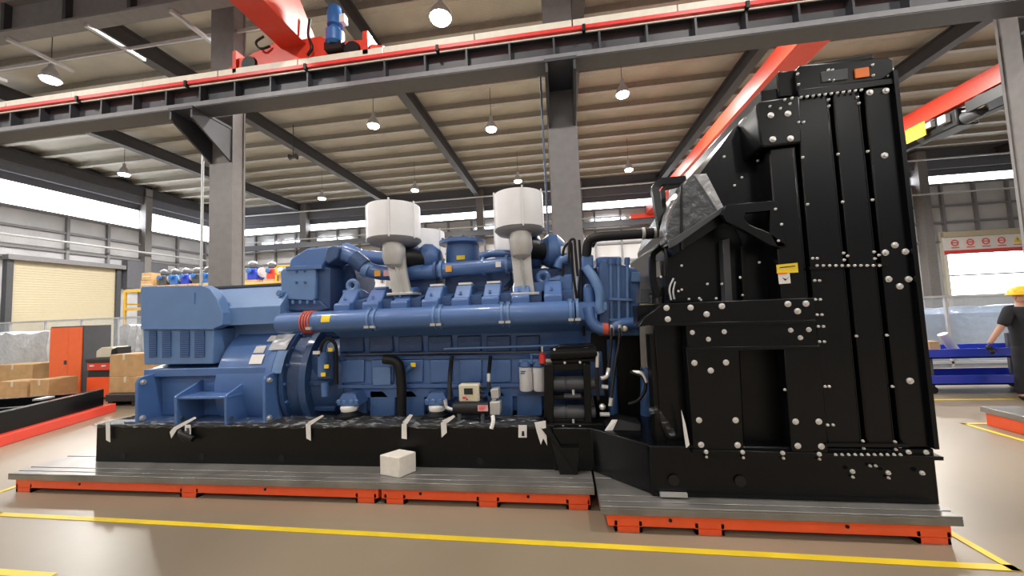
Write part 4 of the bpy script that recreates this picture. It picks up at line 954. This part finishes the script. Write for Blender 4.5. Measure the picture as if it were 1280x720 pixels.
# --- foam block standing on the deck
bk = MB().prism([F(475, 593.5, Z=.2), F(499, 598, Z=.2), F(520.5, 589, Z=.2), F(500, 585, Z=.2)], (0, 0, .185))
bk = tag(bk.build('foam_block', 'block', None, bevel=.008), 'small pale square block of stacked foam on the grey deck', 'block')
c = WL(bk)

# ================================================================ LEFT BACKGROUND
# black skid frame on red platform
sk = thing('skid_frame', 'black steel skid frame lying on a red base at the left edge', 'skid', (-9.9, 5.0, 0))
def quad(zlo, zhi, pts): return MB().prism([(x, y, zlo) for x, y in pts], (0, 0, zhi-zlo))
A_, B_, = (-7.35, 5.15), (-8.15, 4.45)
P0 = F(145, 514, Z=0); P1 = F(0, 559, Z=0)
dv = V((P1.x-P0.x, P1.y-P0.y, 0)).normalized(); nv = V((dv.y, -dv.x, 0))
if nv.x > 0: nv = -nv
e0 = V((P0.x, P0.y, 0)); e1 = e0 + dv*3.4
def skp(a, b): q = e0 + dv*a + nv*b; return (q.x, q.y)
quad(.161, .18, [skp(.14, .2), skp(3.3, .2), skp(3.3, 3.1), skp(.14, 3.1)]).build('floor_plate', 'blackm', sk)
quad(0, .16, [skp(0, 0), skp(3.4, 0), skp(3.4, 3.2), skp(0, 3.2)]).build('red_base', 'red', sk, bevel=.01)
for b in (.12, 2.9):
    quad(.16, .48, [skp(.12, b), skp(3.4, b), skp(3.4, b+.12), skp(.12, b+.12)]).build('rail', 'black', sk, bevel=.01)
for a in (.12, 1.2, 2.3):
    quad(.18, .44, [skp(a, .24), skp(a+.1, .24), skp(a+.1, 2.9), skp(a, 2.9)]).build('cross_member', 'black', sk, bevel=.01)
for a, b in ((.5, .6), (.7, 1.3), (1.5, .9), (1.6, 1.8)):
    quad(.44, .47, [skp(a, b), skp(a+.25, b), skp(a+.25, b+.12), skp(a, b+.12)]).build('mount_pad', 'steel', sk)
    x, y = skp(a+.12, b+.06); quad(.3, .44, [(x-.08, y-.08), (x+.08, y-.08), (x+.08, y+.08), (x-.08, y+.08)]).build('pad_post', 'black', sk)

# orange cabinet
YCb = 7.6
xa, xb_ = F(61, 450, Y=YCb).x, F(102.5, 450, Y=YCb).x; zt = F(80, 408, Y=YCb).z
cb = thing('tool_cabinet', 'tall orange two-door cabinet with dark grey side', 'cabinet', ((xa+xb_)/2, YCb, 0))
B(xa, xb_, YCb+.02, YCb+.58, 0, zt).build('body', 'dgrey', cb, bevel=.006)
xm = (xa+xb_)/2 + .07
d = B(xa+.01, xm-.004, YCb, YCb+.03, .08, zt-.03).build('door', 'cabor', cb, bevel=.004)
d = B(xm+.004, xb_-.03, YCb, YCb+.03, .08, zt-.03).build('door', 'cabor', cb, bevel=.004)
p = F(82, 453, Y=YCb); B(p.x-.025, p.x+.025, YCb-.02, YCb, p.z-.05, p.z+.05).build('handle', 'dgrey', d)
# workbench with red drawer unit
YW = 7.3
xa, xb2 = max(F(106, 470, Y=YW).x, xb_+.02), F(135.5, 470, Y=YW).x
wbn = thing('workbench', 'black workbench with red drawers beside the orange cabinet', 'workbench', ((xa+xb2)/2, YW, 0))
z1, z2 = F(120, 452, Y=YW).z, F(120, 472, Y=YW).z
B(xa, xb2+.5, YW, YW+.7, z1-.02, z1+.06).build('worktop', 'pallet', wbn, bevel=.005)
B(xa, xb2+.1, YW+.06, YW+.68, 0, z1-.02).build('carcass', 'pallet', wbn)
dr = B(xa+.03, xb2+.1, YW+.02, YW+.06, F(120,463,Y=YW).z, z1-.03).build('drawer', 'red', wbn, bevel=.004)
for u in (114, 129): p = F(u, 457.5, Y=YW); B(p.x-.05, p.x+.05, YW, YW+.02, p.z-.015, p.z+.015).build('drawer_label', 'wsticker', dr)
B(xa+.03, xb2+.05, YW+.02, YW+.06, .06, z2).build('lower_door', 'orange', wbn, bevel=.004)
B(xb2+.38, xb2+.48, YW+.1, YW+.6, 0, z1-.02).build('bench_leg', 'pallet', wbn)
p0 = F(121, 446, Y=YW+.2)
zb_ = z1+.064
vm = MB().prism([(F(120,440,Y=YW+.2).x, YW+.2, zb_), (F(137,440,Y=YW+.2).x, YW+.2, zb_), (F(145,440,Y=YW+.2).x, YW+.2, zb_+.16), (F(139,440,Y=YW+.2).x, YW+.2, zb_+.26), (F(126,440,Y=YW+.2).x, YW+.2, zb_+.25), (F(120,440,Y=YW+.2).x, YW+.2, zb_+.17)], (0, .35, 0))
vm = tag(vm.build('bench_grinder', 'beige', None, bevel=.02), 'cream coloured bench machine on the black workbench', 'machine')
MB().px([(139, 437), (146, 434), (147, 447), (138, 445)], YW+.16, .3).build('dark_guard', 'rubber', vm, bevel=.01)

# cardboard boxes
def carton(label, u0, u1, vt, vb, Y, dep, zb=None, grp='cardboard cartons on the left'):
    a, b = F(u0, vb, Y=Y), F(u1, vb, Y=Y); zt = F((u0+u1)/2, vt, Y=Y).z; z0 = b.z if zb is None else zb
    o = tag(B(a.x, b.x, Y, Y+dep, z0, zt).build('cardboard_box', 'card', None, bevel=.006), label, 'box', grp)
    xm = (a.x+b.x)/2
    MB().box(xm-.03, xm+.03, Y-.003, Y+dep, zt, zt+.003).box(xm-.03, xm+.03, Y-.004, Y-.001, zt-.12, zt).build('packing_tape', 'beige', o)
    return o, zt
pl = thing('plastic_pallet', 'black pallet under the two stacked cartons left of the alternator', 'pallet', (-9.3, 6.7, 0))
a, b = F(131, 498, Y=6.7), F(176, 498, Y=6.7)
MB().box(a.x, b.x+.5, 6.7, 7.6, .10, .26).build('top_deck', 'pallet', pl, bevel=.02)
for k in range(3): 
    x = a.x+.05 + k*(b.x+.5-a.x-.2)/2; B(x, x+.12, 6.72, 7.58, 0, .10).build('foot', 'pallet', pl)
o, zt = carton('lower cardboard carton on the black pallet', 136, 176, 471, 489, 6.85, .6, .26)
carton('upper cardboard carton with brown tape stacked on the lower one', 136.5, 172, 443, 471, 6.88, .5, zt+.003)
o, z3 = carton('low cardboard carton at the left edge, front one', -4, 33, 477, 497, 6.75, .35, 0)
carton('wide cardboard carton behind the low one at the left edge', -10, 40, 456, 480, 7.5, .5, 0)
carton('brown carton just left of the orange cabinet foot', 37, 60, 475, 497, 6.75, .5, 0)
# wrapped goods behind
def wrapped(label, u0, u1, vt, Y, dep):
    a, b = F(u0, 450, Y=Y), F(u1, 450, Y=Y); zt = F((u0+u1)/2, vt, Y=Y).z
    mb = MB(); n = 10; rsx = []
    for i in range(n+1):
        x = a.x + (b.x-a.x)*i/n; j = lambda s: random.uniform(-s, s)
        rsx.append([(x, Y+j(.04), .0), (x, Y+j(.06), zt*.4+j(.05)), (x, Y+j(.06), zt*.75), (x, Y+.05+j(.04), zt+j(.05)), (x, Y+dep*.5, zt+.02+j(.05)), (x, Y+dep, zt+j(.04)), (x, Y+dep, 0)])
    return tag(mb.rings(rsx).build('wrapped_pallet_load', 'filmw', None, ang=20), label, 'wrapped load')
wrapped('large load wrapped in milky plastic left of the orange cabinet', -30, 59, 417, 8.2, 1.0)
wrapped('pale plastic-wrapped load behind the workbench', 146, 182, 407, 8.75, .7)

# clear partition fence along the bay
def fence(label, x0, x1, y, h):
    t = thing('partition_fence', label, 'fence', ((x0+x1)/2, y, 0), 'clear partition fences behind the bay')
    n = max(1, round((x1-x0)/1.5)); st = (x1-x0)/n
    for k in range(n+1): B(x0+k*st-.025, x0+k*st+.025, y-.02, y+.03, 0, h).build('post', 'pipeg', t)
    for k in range(n):
        B(x0+k*st+.03, x0+(k+1)*st-.03, y, y+.008, .15, h-.05).build('clear_panel', 'glass', t)
    B(x0, x1, y-.025, y+.035, h-.05, h).build('top_rail', 'pipeg', t); B(x0, x1, y-.02, y+.03, .08, .14).build('bottom_rail', 'pipeg', t)
fence('clear partition fence with pale rail behind the orange cabinet', -19.5, -9.6, 9.75, 2.0)
fence('clear partition fence behind the blue carts on the right', 4.6, 14.5, 9.75, 1.65)

# storage rack / mezzanine with engines
YM = 16.0
rk = thing('storage_rack', 'tall yellow-beamed storage rack standing behind the big left column', 'rack', (-16.5, YM, 0))
ux = [-22.45, -19.6, -16.75, -13.9, -11.0]
for x in ux:
    MB().box(x-.05, x+.05, YM, YM+.1, 0, 3.58).box(x-.05, x+.05, YM+1.5, YM+1.6, 0, 3.58).box(x-.02, x+.02, YM+.1, YM+1.5, 1.0, 1.08).box(x-.02, x+.02, YM+.1, YM+1.5, 2.8, 2.88).build('upright', 'ylw_rail', rk)
for z in (1.5, 2.5, 3.45):
    for a, b in zip(ux, ux[1:]):
        B(a+.05, b-.05, YM+.01, YM+.09, z, z+.13).build('beam', 'ylw_rail', rk); B(a+.05, b-.05, YM+1.51, YM+1.59, z, z+.13).build('beam', 'ylw_rail', rk)
        B(a+.05, b-.05, YM+.02, YM+1.58, z+.132, z+.16).build('shelf_board', 'pipeg', rk)
ZT = 3.612
def small_engine(u, Y, z, s, m, label, grp='engines on the storage rack', k=.62):
    x = F(u, 345, Y=Y).x
    t = thing('small_engine', label, 'engine', (x, Y, z), grp)
    B(x-.45*s*k, x+.45*s*k, Y, Y+.7*s, z, z+.12*s).build('pallet_base', 'card', t)
    B(x-.38*s*k, x+.36*s*k, Y+.1*s, Y+.55*s, z+.12*s, z+.62*s).build('block', m, t, bevel=.05*s)
    B(x-.3*s*k, x+.28*s*k, Y+.15*s, Y+.5*s, z+.62*s, z+.8*s).build('head_cover', 'dgrey', t, bevel=.04*s)
    MB().lathe((x+.36*s*k, Y+.33*s, z+.45*s), (1,0,0), [(0,.2*s),(.05*s,.22*s),(.08*s,.22*s),(.09*s,.04*s)], 20).build('flywheel', 'pipeg', t)
    MB().lathe((x-.1*s*k, Y+.06*s, z+.5*s), (0,-1,0), [(0,.1*s),(.08*s,.1*s),(.09*s,.02*s)], 16).build('air_cleaner', 'motor', t)
    MB().tube([(x-.34*s*k, Y+.2*s, z+.82*s), (x-.1*s*k, Y+.2*s, z+.9*s), (x+.25*s*k, Y+.2*s, z+.84*s)], .05*s, 10, fillet=.1).build('intake_pipe', 'pipeg', t)
    return t
lbs = ['grey-blue engine on the rack, leftmost of the row beside the cartons', 'second engine from the left on the storage rack', 'blue engine in the middle of the rack row', 'fourth engine from the left on the storage rack',
       'blue engine on the rack closest to the left side of the big column']
for (u, mm, lb) in zip((200, 214, 228, 242, 256), ('dgrey', 'motor', 'cartb', 'dgrey', 'motor'), lbs): small_engine(u, YM+.1, ZT, 1.05, mm, lb)
small_engine(312, YM+.1, ZT, 1.2, 'cartb', 'bright blue engine on the rack just right of the big column')
small_engine(336, YM+.1, ZT, 1.1, 'red', 'red engine on the rack right of the bright blue one')
def rackbox(u0, u1, zb, h, label, Y=YM+.05):
    a, b = F(u0, 345, Y=Y).x, F(u1, 345, Y=Y).x
    o = tag(B(a, b, Y, Y+.8, zb, zb+h).build('cardboard_box', 'card', None, bevel=.01), label, 'box', 'cartons on the storage rack')
    B(a+.05, b-.05, Y-.004, Y, zb+h*.45, zb+h*.55).build('packing_tape', 'beige', o)
rackbox(176, 191, ZT, .42, 'long cardboard carton on the rack at its left end, under another carton')
rackbox(177, 189, ZT+.43, .38, 'upper cardboard carton on the rack at its left end')
rackbox(348, 353, ZT, .5, 'cardboard carton on the rack beside the grey cooler block')
# yellow gate rail by the engines
tag(MB().box(-13.7, -13.62, YM-.1, YM-.05, ZT-.02, ZT+.75).box(-12.5, -12.42, YM-.1, YM-.05, ZT-.02, ZT+.75).box(-13.7, -12.42, YM-.1, YM-.05, ZT+.68, ZT+.75).box(-13.7, -12.42, YM-.1, YM-.05, ZT+.3, ZT+.36).build('guard_rail', 'ylw_rail'), 'yellow guard rail on the rack in front of the red engine', 'rail')

# hanging cables / pipes near the columns
tag(MB().cyl((-.2, 7.8, .0), (-.22, 7.8, 7.5), .022, seg=8).build('drop_pipe', 'slate'), 'thin blue vertical pipe beside the central column', 'pipe')
tag(MB().cyl((-8.95, 8.0, 0), (-8.95, 8.0, 6.6), .03, seg=8).build('drop_pipe', 'pipeg'), 'thin pale vertical pipe along the left side of the big left column', 'pipe')
tag(MB().cyl((9.1, 7.9, 0), (9.1, 7.9, 6.6), .035, seg=8).build('drop_pipe', 'paleline'), 'pale cable pipe running up the right hand column', 'pipe')

# ================================================================ RIGHT BACKGROUND
def cart(label, x0, x1, y0, y1):
    t = thing('trolley', label, 'trolley', ((x0+x1)/2, y0, 0), 'blue two-tier trolleys on the right')
    for z in (.16, .60):
        mb = MB().box(x0, x1, y0, y1, z, z+.03)
        mb.box(x0, x1, y0, y0+.02, z, z+.16).box(x0, x1, y1-.02, y1, z, z+.16).box(x0, x0+.02, y0, y1, z, z+.16).box(x1-.02, x1, y0, y1, z, z+.16)
        mb.build('tray', 'cartb', t, bevel=.005)
    for x in (x0+.12, x1-.12):
        for y in (y0+.1, y1-.1):
            B(x-.02, x+.02, y-.02, y+.02, .1, .95 if y > y0+.2 else .62).build('post', 'dgrey', t)
            MB().cyl((x, y-.02, .06), (x, y+.02, .06), .06, seg=16).build('wheel', 'rubber', t)
    return t
ca = cart('blue two-tier trolley standing beside the black cooler, behind the worker', 6.1, 8.0, 7.12, 7.8)
for k, (x, lb) in enumerate(((6.75, 'small cardboard carton on the blue trolley next to the cooler'), )):
    tag(B(x-.35, x-.19, 7.4, 7.6, .632, .86).build('cardboard_box', 'card', None, bevel=.006), lb, 'box')
tag(MB().tube([(6.85, 7.5, .70), (6.7, 7.5, .98)], .07, 14).build('plastic_tube', 'pipeg'), 'grey plastic tube leaning on the blue trolley', 'tube')
fb = B(6.3, 7.2, 8.4, 9.0, 0, .30)
tag(fb.build('parts_tray', 'card', None, bevel=.02), 'tan parts tray on the floor behind the blue trolley', 'tray')
# wrapped bluish load behind the carts
def rwrap(label, x0, x1, y, zt, m):
    rsx = []; n = 10; j = lambda s: random.uniform(-s, s)
    for i in range(n+1):
        x = x0 + (x1-x0)*i/n
        rsx.append([(x, y+j(.03), 0), (x, y+j(.05), zt*.5), (x, y+j(.05), zt*.9), (x, y+.1, zt+j(.04)), (x, y+.7, zt+j(.04)), (x, y+.75, 0)])
    return tag(MB().rings(rsx).build('wrapped_pallet_load', m, None, ang=20), label, 'wrapped load')
M['filmb'] = film_mat('blue_tinted_plastic_wrap', (.30, .40, .58), .8, .2, .8, 6)
rwrap('grey-blue plastic-wrapped load behind the blue trolley', 7.6, 11.0, 9.95, 1.35, 'filmb')
rp = thing('steel_platform', 'small red platform with dark deck at the right edge of the floor', 'platform', (6.3, 5.2, 0))
B(5.28, 8.3, 5.0, 5.55, .16, .23).build('iron_deck', 'deck', rp, bevel=.005); B(5.31, 8.3, 5.03, 5.52, .0, .16).build('frame', 'orange', rp, bevel=.005)

# ---------------------------------------------------------------- worker
px_, py_ = 7.12, 6.72
wk = thing('person', 'worker in yellow hard hat and black clothes reaching to the blue trolley', 'person', (px_, py_, 0))
def skin(name, m, verts, edges, rad, parent, sub=2):
    me = bpy.data.meshes.new(name); me.from_pydata([V(v) for v in verts], edges, []); o = bpy.data.objects.new(name, me); C.objects.link(o)
    o.parent = parent; me.materials.append(M[m])
    md_ = o.modifiers.new('skin', 'SKIN'); md_.use_smooth_shade = True
    for i, r in enumerate(rad): me.skin_vertices[0].data[i].radius = r if isinstance(r, tuple) else (r, r)
    me.skin_vertices[0].data[0].use_root = True
    s_ = o.modifiers.new('sub', 'SUBSURF'); s_.levels = sub; s_.render_levels = sub
    return o
# local coords (x right in view, y away); figure faces the camera, turned a little to its right
bv = [(0,0,.95), (0,0,1.15), (0,0,1.34), (0,0,1.44), (0,-.015,1.52), (0,-.02,1.60),
      (-.17,0,1.40), (-.27,.02,1.16), (-.38,.06,.95), (-.41,.08,.87),
      (.17,0,1.40), (.24,.0,1.15), (.25,-.06,.92), (.25,-.08,.84),
      (-.09,0,.88), (-.11,-.01,.48), (-.12,.02,.08), (-.13,-.14,.04),
      (.09,0,.88), (.11,-.01,.48), (.12,.02,.08), (.13,-.14,.04)]
be = [(0,1),(1,2),(2,3),(3,4),(4,5),(2,6),(6,7),(7,8),(8,9),(2,10),(10,11),(11,12),(12,13),(0,14),(14,15),(15,16),(16,17),(0,18),(18,19),(19,20),(20,21)]
br_ = [(.11,.08),(.11,.08),(.125,.085),(.065,.06),(.055,.055),(.075,.09),.055,.045,.036,.03,.055,.045,.036,.03,.085,.06,.045,.04,.085,.06,.045,.04]
body = skin('body', 'skin', bv, be, br_, wk)
hd_ = MB().ball((px_, py_-.02, 1.60), .105, .78, .95, 1.15, 24).ball((px_, py_-.125, 1.585), .018, .8, 1, 1.4).ball((px_-.085, py_-.01, 1.59), .022, .5, .9, 1.3).ball((px_+.085, py_-.01, 1.59), .022, .5, .9, 1.3).build('head', 'skin', wk)
for s in (-1, 1): MB().ball((px_+s*.033, py_-.112, 1.61), .010).build('eye', 'rubber', hd_)
B(px_-.028, px_+.028, py_-.118, py_-.108, 1.535, 1.543).build('mouth', 'redhose', hd_)
skin('shirt', 'cloth', [(0,0,.80), (0,0,1.10), (0,0,1.33), (0,0,1.42), (-.17,0,1.40), (-.275,.02,1.13), (.17,0,1.40), (.25,-.01,1.14)], [(0,1),(1,2),(2,3),(2,4),(4,5),(2,6),(6,7)],
     [(.175,.135),(.17,.125),(.175,.125),(.085,.08),.085,.07,.085,.07], wk)
skin('trousers', 'cloth', [(0,0,.98), (0,0,.92), (-.09,0,.86), (-.11,-.01,.48), (-.12,.02,.07), (.09,0,.86), (.11,-.01,.48), (.12,.02,.07)], [(0,1),(1,2),(2,3),(3,4),(1,5),(5,6),(6,7)],
     [(.16,.12),(.165,.125),.105,.08,.07,.105,.08,.07], wk)
MB().rings([[(px_+rx*math.cos(k*PI/12), py_+ry*math.sin(k*PI/12), z) for k in range(24)] for z, rx, ry in ((.83,.165,.125),(.95,.168,.126),(1.10,.165,.122),(1.25,.168,.12),(1.36,.15,.10))]).build('shirt_waist', 'cloth', wk)
hm = MB().lathe((px_, py_-.01, 1.63), (0,0,1), [(0,.02),(0,.155),(.012,.155),(.02,.135),(.07,.128),(.11,.10),(.135,.05),(.14,.005)], 28).ball((px_, py_-.12, 1.635), .1, .9, .7, .09).build('hard_hat', 'helmet', wk)
B(px_-.10, px_+.06, py_-.135, py_-.122, 1.24, 1.28).build('chest_patch', 'wsticker', wk)
for s, (hx_, hy_, hz_) in ((-1, (-.42, .08, .81)), (1, (.25, -.09, .78))):
    g = MB().ball((px_+hx_, py_+hy_, hz_), .045, .75, .9, 1.1)
    for k in range(4):
        a = V((px_+hx_-.024+.016*k, py_+hy_-.02, hz_-.03)); g.tube([a, a+V((0, -.02, -.035)), a+V((.0, -.01, -.065+.006*abs(k-1.5)))], .0095, 8)
    a = V((px_+hx_+.03*(-s), py_+hy_-.02, hz_)); g.tube([a, a+V((.018*(-s), -.02, -.02)), a+V((.014*(-s), -.03, -.045))], .0105, 8)
    g.build('glove', 'rubber', wk)
for s in (-1, 1): MB().ball((px_+s*.125, py_-.07, .045), .06, .85, 2.1, .75).build('shoe', 'rubber', wk)
